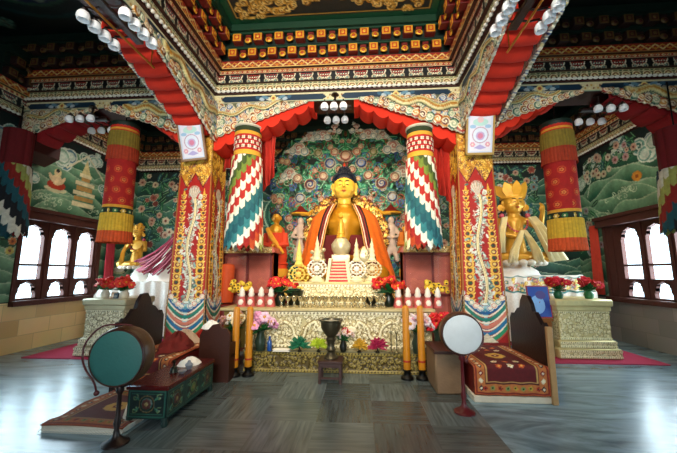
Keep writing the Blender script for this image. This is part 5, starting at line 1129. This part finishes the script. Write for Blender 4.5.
def throne(label, x0, x1, y0, y1, side, seat_z=.41, front=True, grp=None):
    """low broad seat; side=+1 backboard on the right"""
    t = thing('throne_seat', label, 'seat', ((x0+x1)/2, (y0+y1)/2, 0)); cx, cy = (x0+x1)/2, (y0+y1)/2; a, b_ = x0-cx, x1-cx; c, d = y0-cy, y1-cy
    b = MB(); b.box(a+.02, b_-.02, c+.02, d-.02, .07, seat_z-.03, 0, bev=.01); b.box(a, b_, c, d, 0, .075, 1, bev=.008); b.build('seat_platform', [RED, mat('pale_plinth', '#d8ccb8', .5)], t)
    L = (d-c)+.40; cv = carpet_canvas(b_-a-.02, L, 3)
    R = .05; zs = seat_z
    def fn(U, V, H):   # V from the front hem up, over the rounded edge, and back
        v = V; f = zs-.09-R; q = np.clip((v-f)/(R*PI/2), 0, 1)*PI/2
        y = np.where(v < f, 0, np.where(v < f+R*PI/2, R*(1-np.cos(q)), R+(v-f-R*PI/2)))
        z = np.where(v < f, .09+v, np.where(v < f+R*PI/2, zs-R+R*np.sin(q), zs))
        z = z+.004*np.sin(U*31+v*7)+.012*np.sin(PI*np.clip(U/(b_-a), 0, 1))*(v > f)
        return a+.01+U, c-.015+y, z+H
    cv.m[np.repeat((cv.y > L-.14)[:, None], cv.nx, 1)] = False
    sheet('seat_carpet', cv, fn, CLOTH, t, thick=.012)
    X = b_+.0 if side > 0 else a
    prof = []; Ld = (d-c)
    for u, z in ((0, 0), (0, .82), (.06, .9), (.10, .86), (.16, .92), (.24, 1.0), (.30, 1.0), (.34, 1.10), (.42, 1.19), (.54, 1.2), (.62, 1.12), (.66, 1.02), (.74, 1.0), (.82, .94), (.88, .88), (.94, .92), (1, .84), (1, 0)): prof.append((u*.92, z))
    M = Matrix(((0, 1, 0, X+(.0 if side > 0 else -.05)), (1, 0, 0, c+.0), (0, 0, 1, 0), (0, 0, 0, 1)))
    b = MB(); b.prism(prof, 0, .05, 0, M); b.build('backboard', DBROWN, t, smooth=False)
    b = MB(); b.box(X-.005 if side > 0 else X-.06, X+.06 if side > 0 else X+.005, c-.03, c+.02, 0, .86, bev=.006); b.build('post', mat('pale_oak', '#b89468', .5) if side > 0 else DBROWN, t)
    return t
throne('low seat under a patterned red carpet before the right pillar, dark backboard on its right', 1.31, 2.18, 4.06, 5.15, 1)
throne('low seat with dark scalloped backboard behind the left drum and teal table', -3.08, -2.36, 4.06, 5.15, -1)
# floor mattress with carpet, left
t = thing('floor_mat', 'low patterned red mat with white fringed edge on the floor before the left seat', 'mat', (-2.62, 3.55, 0)); b = MB(); b.box(-.43, .40, -.46, .44, .0, .055, bev=.01); b.build('mat_pad', mat('pad_white', '#cfc9bc', .9), t)
cv = carpet_canvas(.82, .92, 5); cv.c *= .5
sheet('mat_carpet', cv, lambda U, V, H: (-.425+U+.02*np.sin(V*9)*(U < .1), -.47+V, .062+.015*np.exp(-((V-.08)/.06)**2)+.01*np.sin(U*5+V*3)+H), CLOTH, t, thick=.012)
b = MB()
for k in range(60): x = -.42+k*.0138; b.tube([(x, -.468, .03), (x+.004, -.485, .015), (x+.002, -.495, .006)], .003, 4)
b.build('fringe', WHITE, t)
# red robe, white cloth and cushion lying on the left seat
def heap(name, label, cat, loc, s, m, seed=0, amp=.3):
    r = np.random.RandomState(seed); mb = MB(); n, k = 40, 22; vs = []; fs = []
    for i in range(k+1):
        q = i/k
        for j in range(n):
            a = 2*PI*j/n; w = 1+amp*(math.sin(a*3+seed)*.4+math.sin(a*7+q*5+seed*2)*.25+math.sin(a*11-q*9)*.18)*(.4+q*.6 if q < .9 else .4)
            z = s[2]*(1-(1-0) * q**2)*(1+.18*math.sin(a*5+q*8+seed)); vs.append((s[0]*q*w*math.cos(a), s[1]*q*w*math.sin(a), max(.0, z if q < 1 else 0)))
    for i in range(k):
        for j in range(n): fs.append((i*n+j, (i+1)*n+j, (i+1)*n+(j+1) % n, i*n+(j+1) % n))
    fs.append(tuple(k*n+j for j in range(n-1, -1, -1)))
    mb.add(vs, fs); o = mb.build(name, m, loc=loc); return tag(o, label, cat)
heap('folded_robe', 'crumpled maroon robe lying on the left seat', 'cloth', (-2.63, 4.62, .425), (.2, .34, .2), mat('robe_maroon', '#7a2018', .85, var=.5, vscale=14), 2, .35)
heap('cushion', 'pale beige cushion on the left seat in front of the left pillar', 'cushion', (-2.72, 5.0, .425), (.26, .13, .17), mat('beige_cloth', '#c8b09a', .9), 5, .12)
# side cloth table between the left seat and the altar
t = thing('carved_table', 'long low teal carved table with dark red top, left of the aisle', 'table', (-2.11, 3.64, 0)); b = MB(); b.box(-.20, .20, -.40, .60, .07, .35); b.box(-.22, .22, -.42, .62, .34, .385, 1, bev=.008)
b.build('table_body', [mat('teal_lacquer', '#16362f', .5), mat('oxblood_lacquer', '#5a1a16', .25)], t)
for sx in (-1, 1):
    for y in (-.38, .58): l = MB(); l.lathe([(.028, 0), (.035, .02), (.03, .05), (.036, .09)], 8, (sx*.18, y, 0)); l.build('foot', mat('teal_lacquer', '#1c4a44', .4), t)
def teal_panel(W, H, n):
    cv = Cv(W, H, .007, '#174440'); w = W/n
    for k in range(n):
        x = (k+.5)*w
        for m_, c in ((.012, '#3f7f70'), (.022, '#14302f'), (.036, '#4f8a74'), (.042, '#183a38')): cv.rect(k*w+m_, m_, (k+1)*w-m_, H-m_, c)
        cv.flower(x, H/2, .055, '#6a4038' if k % 2 == 0 else '#7a8a4c', '#a89868', 8, '#3f7a6a', 0, h=.006); cv.ring(x, H/2, .072, .08, '#8a7a4c', h=.004)
        for sx in (-1, 1):
            for sy in (-1, 1): cv.spiral(x+sx*(w/2-.075), H/2+sy*(H/2-.075), .034, 1.1, .009, '#8fa878', 1, sx, h=.006); cv.ell(x+sx*.1, H/2+sy*.05, .028, .01, '#4f9078', ang=sx*sy*.7, h=.004)
    cv.c *= .55
    return cv
sheet('carved_panel', teal_panel(.40, .27, 1), plane((-.20, -.403, .075), (1, 0, 0), (0, 0, 1), (0, -1, 0)), PAINT, t)
sheet('carved_panel', teal_panel(1.0, .27, 3), plane((.203, -.40, .075), (0, 1, 0), (0, 0, 1), (1, 0, 0)), PAINT, t)
heap('white_cloth', 'folded white cloth on the far part of the teal table', 'cloth', (-2.1, 4.0, .386), (.13, .16, .07), WCLOTH, 3, .15)
vase('tea_cup', 'small grey lidded cup on the right edge of the teal table', -1.99, 3.78, .386, [(.025, 0), (.03, .01), (.045, .05), (.04, .06), (.02, .075), (.012, .1)], mat('grey_ceramic', '#8a9098', .3), 'cup')
vase('hand_bell', 'small dark bell standing in the middle of the teal table', -2.1, 3.66, .386, [(.045, 0), (.04, .03), (.03, .055), (.012, .065), (.012, .1), (.018, .11), (.005, .13)], mat('dark_brass', '#3c4038', .3, .7), 'bell')
vase('rice_bowl', 'small shallow dish on the teal table beside the bell', -1.98, 3.62, .386, [(.02, 0), (.045, .025), (.048, .03), (.04, .028), (.01, .01)], mat('grey_ceramic', '#8a9098', .3), 'bowl')
# brown seat seen from its back
t = thing('wooden_chair', 'dark brown low chair with curved back between the teal table and the tall candles', 'chair', (-2.02, 4.52, 0)); b = MB()
b.prism([(-.23, 0), (-.23, .62), (-.19, .70), (-.13, .68), (-.06, .76), (.03, .78), (.08, .72), (.15, .71), (.2, .64), (.21, 0)], 0, .05); b.build('chair_back', BROWN, t, smooth=False); b = MB(); b.box(-.22, .20, .05, .42, .30, .36, bev=.01); b.box(-.22, -.17, .05, .42, 0, .50); b.box(.15, .20, .05, .42, 0, .50); b.build('chair_seat', BROWN, t)
heap('white_scarf', 'white scarf draped over the brown low chair', 'cloth', (-2.14, 4.62, .70), (.14, .09, .1), WCLOTH, 8, .25)
t = thing('side_cabinet', 'plain pale beige box seat behind the right drum', 'box', (1.10, 4.5, 0)); b = MB(); b.box(-.17, .17, -.22, .35, 0, .50, bev=.02); b.build('box_body', mat('beige_paint', '#8f7458', .6), t); b = MB(); b.box(-.185, .185, -.24, .36, .48, .52, bev=.008); b.build('lid', BROWN, t)
# drums
def drum(label, x, y, zc, r, face_c, rim_c, base_dark, beat, yawd=0):
    t = thing('ritual_drum', label, 'drum', (x, y, 0), math.radians(yawd)); M = tr(0, 0, zc) @ rot('X', 90)
    b = MB(); b.lathe([(r*.9, -.10), (r, -.085), (r*1.06, -.04), (r*1.07, .0), (r*1.06, .04), (r, .085), (r*.9, .10)], 40, M=M); b.build('drum_shell', mat('shell_%s' % rim_c[1:], rim_c, .4), t)
    b = MB(); b.lathe([(r*1.005, .075), (r*1.02, .092), (r*.985, .106), (r*.96, .1)], 40, M=M); b.build('hoop', BROWN, t)
    b = MB(); b.lathe([(r*.97, .098), (r*.9, .104), (.01, .106)], 40, M=M); b.build('drum_skin', mat('skin_%s' % face_c[1:], face_c, .6, var=.22, vscale=5, bump=.1), t)
    b = MB(); b.lathe([(.11, 0), (.11, .015), (.06, .04), (.03, .07), (.02, .12), (.032, .17), (.02, .22), (.017, zc-r-.09), (.035, zc-r-.06), (.03, zc-r-.02)], 14); b.tube([(-r*.4, 0, zc-r*.98), (0, 0, zc-r*1.1), (r*.4, 0, zc-r*.98)], [.012, .03, .012]); b.build('drum_stand', base_dark, t)
    s_ = MB(); pts = [(r*q[0], -.125-.01*k, zc+r*q[1]) for k, q in enumerate(beat)]
    P = []
    for i in range(len(pts)-1):
        p0, p1, p2, p3 = [Vector(pts[max(0, min(len(pts)-1, i+o))]) for o in (-1, 0, 1, 2)]
        for k in range(6): u = k/6; P.append(tuple(.5*((2*p1)+(p2-p0)*u+(2*p0-5*p1+4*p2-p3)*u*u+(3*p1-p0-3*p2+p3)*u**3)))
    P.append(pts[-1]); s_.tube(P, .008, 8); s_.ball(P[-1], .022); s_.build('curved_beater', mat('beater_maroon', '#5a1418', .4), t); return t
drum('teal-faced ritual drum on a thin dark stand, by the teal table at left', -2.17, 2.93, .745, .245, '#35706c', '#5a4028', DBROWN, [(.55, 1.16), (.1, 1.2), (-.5, 1.12), (-.95, .62), (-1.0, .1), (-.82, -.3), (-.45, -.72), (-.3, -1.05)], 4)
drum('white-faced ritual drum on a thin maroon stand, before the right seat', 1.11, 3.78, .83, .215, '#d6dde0', '#5a3018', mat('maroon_post', '#6a1820', .4), [(.95, .1), (.9, -.35), (.6, -.72), (.2, -.9), (.05, -1.2)], -4)
# ================================================================ pedestals, rugs and side shrines
PINK = mat('magenta_rug', '#b03058', .95, var=.1)
for lb, x0, x1, y0, y1 in (('left', -5.95, -4.05, 5.5, 7.2), ('right', 3.1, 5.0, 5.78, 7.5)):
    b = MB(); b.box(x0, x1, y0, y1, 0, .015); tag(b.build('pink_rug', PINK), 'plain magenta rug under the %s gilt pedestal' % lb, 'rug')
SILV = dict(base='#c8bea0', hi='#f2ead0', lo='#6f6448')
def pedestal(label, x, y, w, base, hi, lo, dep=.75, h=1.0):
    t = thing('gilt_pedestal', label, 'pedestal', (x, y, .015)); m = mat('pedestal_core_%s' % base[1:], base, .4, .3)
    b = MB(); b.box(-w, w, 0, dep, .30, h-.2); b.box(-w-.09, w+.09, -.09, dep+.05, 0, .17, bev=.015); b.box(-w-.05, w+.05, -.05, dep+.03, .17, .30, bev=.02); b.box(-w-.03, w+.03, -.03, dep+.03, h-.2, h-.12, bev=.01); b.box(-w-.06, w+.06, -.06, dep+.05, h-.12, h, bev=.02); b.build('pedestal_body', m, t)
    for (W_, z0, z1, off) in ((w*2, .31, h-.21, .003), (w*2+.16, .02, .15, .093), (w*2+.08, .185, .285, .054)):
        cv = gilt_relief(W_, z1-z0, .01, seed=int(W_*10), base=base, hi=hi, lo=lo, band=.03)
        sheet('embossed_panel', cv, plane((-W_/2, -off, z0), (1, 0, 0), (0, 0, 1), (0, -1, 0)), IVG, t)
    cv = gilt_relief(dep, h-.52, .012, seed=7, base=base, hi=hi, lo=lo, band=.03)
    for s in (-1, 1): sheet('embossed_panel', cv, plane((s*(w+.003), 0 if s > 0 else dep, .31), (0, 1 if s > 0 else -1, 0), (0, 0, 1), (s, 0, 0)), IVG, t)
    return t
pedestal('silvery embossed pedestal on the left rug, red flowers on top', -4.66, 5.72, .36, **SILV)
pedestal('pale gold embossed pedestal on the right rug, red flowers on top', 3.95, 6.12, .43, '#dccf9c', '#f6eec8', '#a89a68')
bouquet('flower_bouquet', 'red poinsettia in a vase at the left edge of the silvery pedestal', -4.80, 5.85, 1.015, 1.1, ['#c82428', '#d8402c'], 16, '#d8d2c0', seed=21, fl=.07)
bouquet('flower_bouquet', 'red poinsettia in a vase at the right edge of the silvery pedestal', -4.42, 5.85, 1.015, 1.1, ['#c82428', '#d8402c'], 16, '#d8d2c0', seed=22, fl=.07)
bouquet('flower_bouquet', 'red flowers at the left edge of the pale gold pedestal', 3.66, 6.3, 1.015, 1.1, ['#c82428', '#d83048'], 18, '#1c6a4c', seed=23, fl=.06)
bouquet('flower_bouquet', 'red flowers in a green bowl at the right edge of the pale gold pedestal', 4.2, 6.3, 1.015, 1.1, ['#c82428', '#d83048'], 18, '#3f8a5c', seed=24, fl=.06)
def photo(label, x, y, z, w, h, fc, pc, name='framed_photo', lean=12):
    t = thing(name, label, 'picture', (x, y, z)); M = rot('X', -lean); b = MB(); e = .1*w
    for a in ((-w, w, 0, .02, 0, e), (-w, w, 0, .02, 2*h-e, 2*h), (-w, -w+e, 0, .02, 0, 2*h), (w-e, w, 0, .02, 0, 2*h), (-w, w, .015, .02, 0, 2*h)): b.box(*a, M=M)
    b.tube([(0, .02, h), (0, .02+h*.7, 0)], .006, 5); b.build('picture_frame', fc, t); cv = Cv(2*w-2*e, 2*h-2*e, .008, pc[0]); cv.ell(cv.W*.4, cv.H*.4, cv.W*.35, cv.H*.3, pc[1]); cv.ell(cv.W*.6, cv.H*.72, cv.W*.25, cv.H*.14, pc[2])
    sheet('print', cv, lambda U, V, H: tuple(sum(M[i][k]*q for k, q in enumerate((U-w+e, -.002+0*U, V+e)))+M[i][3] for i in range(3)), bpy.data.materials['print_paper'], t); return t
photo('small brown framed photo between the red flowers on the silvery pedestal', -4.62, 5.84, 1.015, .06, .055, BROWN, ('#c8a078', '#e8d0b0', '#8a5a3c'))
photo('tiny black framed photo on the silvery pedestal, right of the brown framed one', -4.52, 5.76, 1.015, .045, .05, BLACK, ('#3a3a40', '#8a8078', '#20242c'))
t = thing('side_stand', 'plain orange-brown wooden stand at the left side of the pale gold pedestal', 'stand', (3.22, 6.15, .015)); b = MB(); b.box(-.2, .2, 0, .5, 0, .62, bev=.01); b.box(-.22, .22, -.02, .52, .62, .66, bev=.006); b.build('stand_body', mat('honey_wood', '#9a6428', .4, var=.3), t)
photo('blue picture in a pink frame beside the pale gold pedestal, above the right backboard', 3.28, 6.2, .675, .2, .29, mat('pink_frame', '#b04a50', .5), ('#2c4fa8', '#8fb8e8', '#5a3a88'), lean=8)
# cloth covered shrine bench
def bench(label, x0, x1, y0, y1, z, pattern, slope):
    t = thing('shrine_bench', label, 'bench', ((x0+x1)/2, y0, 0)); w = (x1-x0)/2; b = MB(); b.box(-w+.05, w-.05, .05, y1-y0, 0, z-.02); b.build('bench_body', RED, t)
    cv = Cv(2*w+.5, .6+z, .02, '#f0ece4')
    def fn(U, V, H):
        u = U-w-.25; sl = np.clip((np.abs(u)-w)/.25, 0, 1); back = np.clip(V-(z-.05), 0, 9); z_ = np.minimum(V+.05, z)-sl*.35*(1 if slope else .2)+.012*np.sin(U*24)*(V < z)
        y = np.where(V+.05 < z, -.02+.018*np.sin(U*24), back-.02); return u, y, z_+.012*np.sin(U*9+V*11)
    if pattern:
        r = np.random.RandomState(4)
        for k in range(90):
            u, v = r.uniform(.3, 2*w+.2), z-.36+r.rand()*.26; cv.flower(u, v, r.uniform(.03, .06), ['#d8b050', '#c8604a', '#5f9a90', '#d898a0', '#8fa8c0', '#e8d070'][k % 6], '#f0e0a0', 5, None, r.rand(), 0)
        cv.rect(.25, z-.40, 2*w+.25, z-.37, '#3f8a88'); cv.rect(.25, z-.09, 2*w+.25, z-.06, '#3f8a88')
    sheet('bench_cloth', cv, fn, CLOTH, t, thick=.01); return t
bench('bench under a white cloth below the left golden shrine figure', -6.05, -4.5, 7.35, 8.4, 1.28, False, True)
bench('bench with pastel patterned front and white cloth below the right golden shrine figure', 3.05, 4.75, 7.25, 8.4, 1.42, True, True)
def mound(label, x, y, z, s, m, name='white_cloth', seed=1): return heap(name, label, 'cloth', (x, y, z), s, m, seed, .12)
mound('white lace cloth heaped high on the left bench beside the left pillar', -4.85, 7.75, 1.27, (.42, .3, .75), WCLOTH, seed=4)
mound('white cloth covering the throne of the left golden figure', -5.55, 7.95, 1.27, (.36, .3, .42), WCLOTH, seed=6)
mound('white cloth mound under the right golden figure', 3.6, 7.75, 1.42, (.52, .34, .3), WCLOTH, seed=9)
# long magenta tassels hanging aslant
fr = MB(); r = random.Random(5)
for k in range(34):
    q = k/33; x0 = -3.26+r.uniform(-.03, .03); z0 = 2.60-.25*q+r.uniform(-.04, .04); x1 = -5.25+.75*q*r.uniform(.6, 1.2); z1 = 1.62-.1*q+r.uniform(-.14, .14)
    y0 = 5.9; y1 = 7.15+.1*r.random(); pts = [(x0+(x1-x0)*t, y0+(y1-y0)*t+.04*math.sin(t*5+k), z0+(z1-z0)*t-.16*math.sin(PI*t)) for t in (0, .2, .4, .6, .8, 1)]; fr.tube(pts, [.014, .013, .013, .015, .017, .022], 5, k % 3)
tag(fr.build('tassel_bundle', [mat('tassel_a', '#9c2048', .8), mat('tassel_b', '#c03058', .8), mat('tassel_c', '#d88090', .8)]), 'bundle of long magenta tassels sweeping down from the left pillar over the white cloth', 'tassels', kind='stuff')
# golden figures
def deity(label, x, y, z, s, crown_big):
    t = thing('deity_statue', label, 'statue', (x, y, z)); GS = mat('figure_gold', '#d8a842', .35, .3, bump=.02); b = MB()
    limb(b, [(0, 0, .2), (0, 0, .6), (0, 0, .82)], [.2, .15, .17], 14); b.ball((0, 0, .85), (.24, .13, .13)); limb(b, [(-.12, -.05, .12), (-.42, -.2, .12), (.05, -.32, .12)], [.13, .11, .06]); limb(b, [(.12, -.05, .12), (.42, -.2, .12), (-.05, -.3, .14)], [.13, .11, .06])
    if crown_big:
        limb(b, [(-.24, 0, .86), (-.34, -.1, .6), (-.08, -.26, .52)], [.08, .065, .045]); hand(b, (-.06, -.27, .52), (.6, -.1, .5), (0, -1, 0), .13, .4)
        limb(b, [(.24, 0, .86), (.44, -.1, .7), (.46, -.2, .98)], [.08, .065, .045]); hand(b, (.46, -.2, .98), (0, -.1, 1), (0, -1, 0), .14, .5)
    else:
        limb(b, [(-.24, 0, .86), (-.36, -.12, .62), (-.16, -.26, .72)], [.08, .065, .045]); hand(b, (-.15, -.27, .73), (.5, 0, .8), (0, -1, 0), .12, .4); limb(b, [(.24, 0, .86), (.36, -.12, .6), (.1, -.28, .56)], [.08, .065, .045]); hand(b, (.1, -.28, .56), (-1, 0, .2), (0, -1, 0), .12, .4)
    remesh(b.build('body', GS, t), .022, 3); hs = 1.42 if crown_big else 1.15; face(t, 0, -.03, 1.2, .135*hs, GS, '#a83c28')
    h_ = MB(); h_.ball((0, .03+.02*hs, 1.2+.04*hs), (.15*hs, .14*hs, .16*hs), 14, 8); 
    for q in (-1, 1): h_.tube([(q*.13, .03, 1.2), (q*.2, .0, 1.0), (q*.22, -.02, .8)], [.05, .05, .03], 8)
    h_.build('hair', mat('dark_hair', '#1a1a22', .6), t)
    c_ = MB(); n = 5 if crown_big else 5
    for k in range(n):
        a = (k-(n-1)/2)*.5; R = .15*hs; M = tr(R*math.sin(a), -R*math.cos(a)*.9, 1.2+.09*hs) @ rot('Z', math.degrees(a)) @ rot('Y', (k-(n-1)/2)*16) @ rot('X', 10)
        w = .10 if crown_big else .04; hgt = .30 if crown_big else .16
        c_.prism([(-w*.6, 0), (-w, hgt*.45), (-w*.55, hgt*.8), (0, hgt), (w*.55, hgt*.8), (w, hgt*.45), (w*.6, 0)], -.012, .012, 0, M)
    c_.lathe([(.15*hs, 1.2+.06*hs), (.16*hs, 1.2+.08*hs), (.155*hs, 1.2+.1*hs)], 20); c_.ball((0, .04, 1.2+.2*hs), (.09*hs, .08*hs, .11*hs)); 
    for q in (-1, 1): c_.lathe([(.06, -.01), (.065, 0), (.03, .012)], 14, M=tr(q*.17*hs, -.03, 1.12) @ rot('X', 90))
    c_.build('crown', GOLDP, t); o = MB(); 
    for k in range(15): a = PI*k/14; o.ball((.2*math.cos(a), -.13-.06*math.sin(a), .84-.22*math.sin(a)), .022, 6, 5)
    for q in (-1, 1): o.ball((q*.25, -.06, .95), .05, 8, 6)
    o.build('necklace', mat('coral_beads', '#c85a6a', .4), t); l = MB()
    for k in range(18): a = 2*PI*k/18; l.ball((.42*math.cos(a), -.1+.3*math.sin(a), .02), (.08, .08, .06), 8, 6)
    l.build('lotus_seat', mat('pale_lotus', '#d8d0c0', .5), t)
    sc = MB()
    def ribbon(pts, w):
        vs = []; fs = []
        for i, p in enumerate(pts):
            p = Vector(p); ww = w[i] if isinstance(w, list) else w
            for j in range(7): u = j/6-.5; vs.append((p.x+ww*u, p.y-.025*math.cos(u*18), p.z+ww*.12*u))
        for i in range(len(pts)-1):
            for j in range(6): k = i*7+j; fs.append((k, k+1, k+8, k+7))
        sc.add(vs, fs)
    if crown_big:
        ribbon([(-.02, -.36, .62), (-.10, -.38, .45), (-.2, -.40, .25), (-.26, -.42, .02)], [.06, .11, .15, .16]); ribbon([(.02, -.36, .62), (.10, -.38, .45), (.18, -.40, .25), (.22, -.42, .02)], [.06, .11, .15, .16])
        ribbon([(.24, -.24, .9), (.34, -.28, .7), (.46, -.32, .4), (.6, -.36, .05)], [.14, .2, .26, .32]); ribbon([(-.26, -.22, .9), (-.36, -.28, .6), (-.42, -.32, .2)], [.1, .13, .16])
    else:
        ribbon([(-.2, -.22, .86), (-.3, -.28, .5), (-.3, -.32, .1)], [.08, .12, .14]); ribbon([(.2, -.22, .86), (.32, -.28, .5), (.3, -.32, .1)], [.08, .12, .14])
        sc.lathe([(.02, -.02), (.14, -.01), (.15, 0), (.03, .03)], 20, M=tr(.2, -.3, .74) @ rot('X', 70))
    so = sc.build('silk_scarf', mat('cream_silk' if crown_big else 'gold_silk', '#efe2b4' if crown_big else '#dcae48', .6, var=.1), t); so.modifiers.new('thickness', 'SOLIDIFY').thickness = .012
    t.scale = (s, s, s); return t
deity('golden crowned figure with cream silk scarves in the right shrine', 3.62, 7.7, 1.68, 1.18, True)
deity('small golden crowned figure on the white cloth in the left shrine', -5.62, 7.75, 1.60, .74, False)
# curtains by the windows
for lb, x, y0, m_ in (('left', XL+.1, 7.66, mat('rose_curtain', '#b03040', .8)), ('right', XR-.1, 7.88, mat('orange_curtain', '#c8482c', .8))):
    mb = MB(); n = 30; vs = []; fs = []
    for i in range(n+1):
        for j, z in enumerate((.98, 1.5, 2.1, 2.6)): vs.append((x+.025*math.sin(i*1.3)*(1.2-j*.2), y0+.30*i/n*(1-.06*j), z))
    for i in range(n):
        for j in range(3): k = i*4+j; fs.append((k, k+1, k+5, k+4))
    mb.add(vs, fs); o = mb.build('window_curtain', m_); o.modifiers.new('thickness', 'SOLIDIFY').thickness = .01; tag(o, '%s curtain hanging at the inner edge of the %s window' % ('rose red' if lb == 'left' else 'orange red', lb), 'curtain')
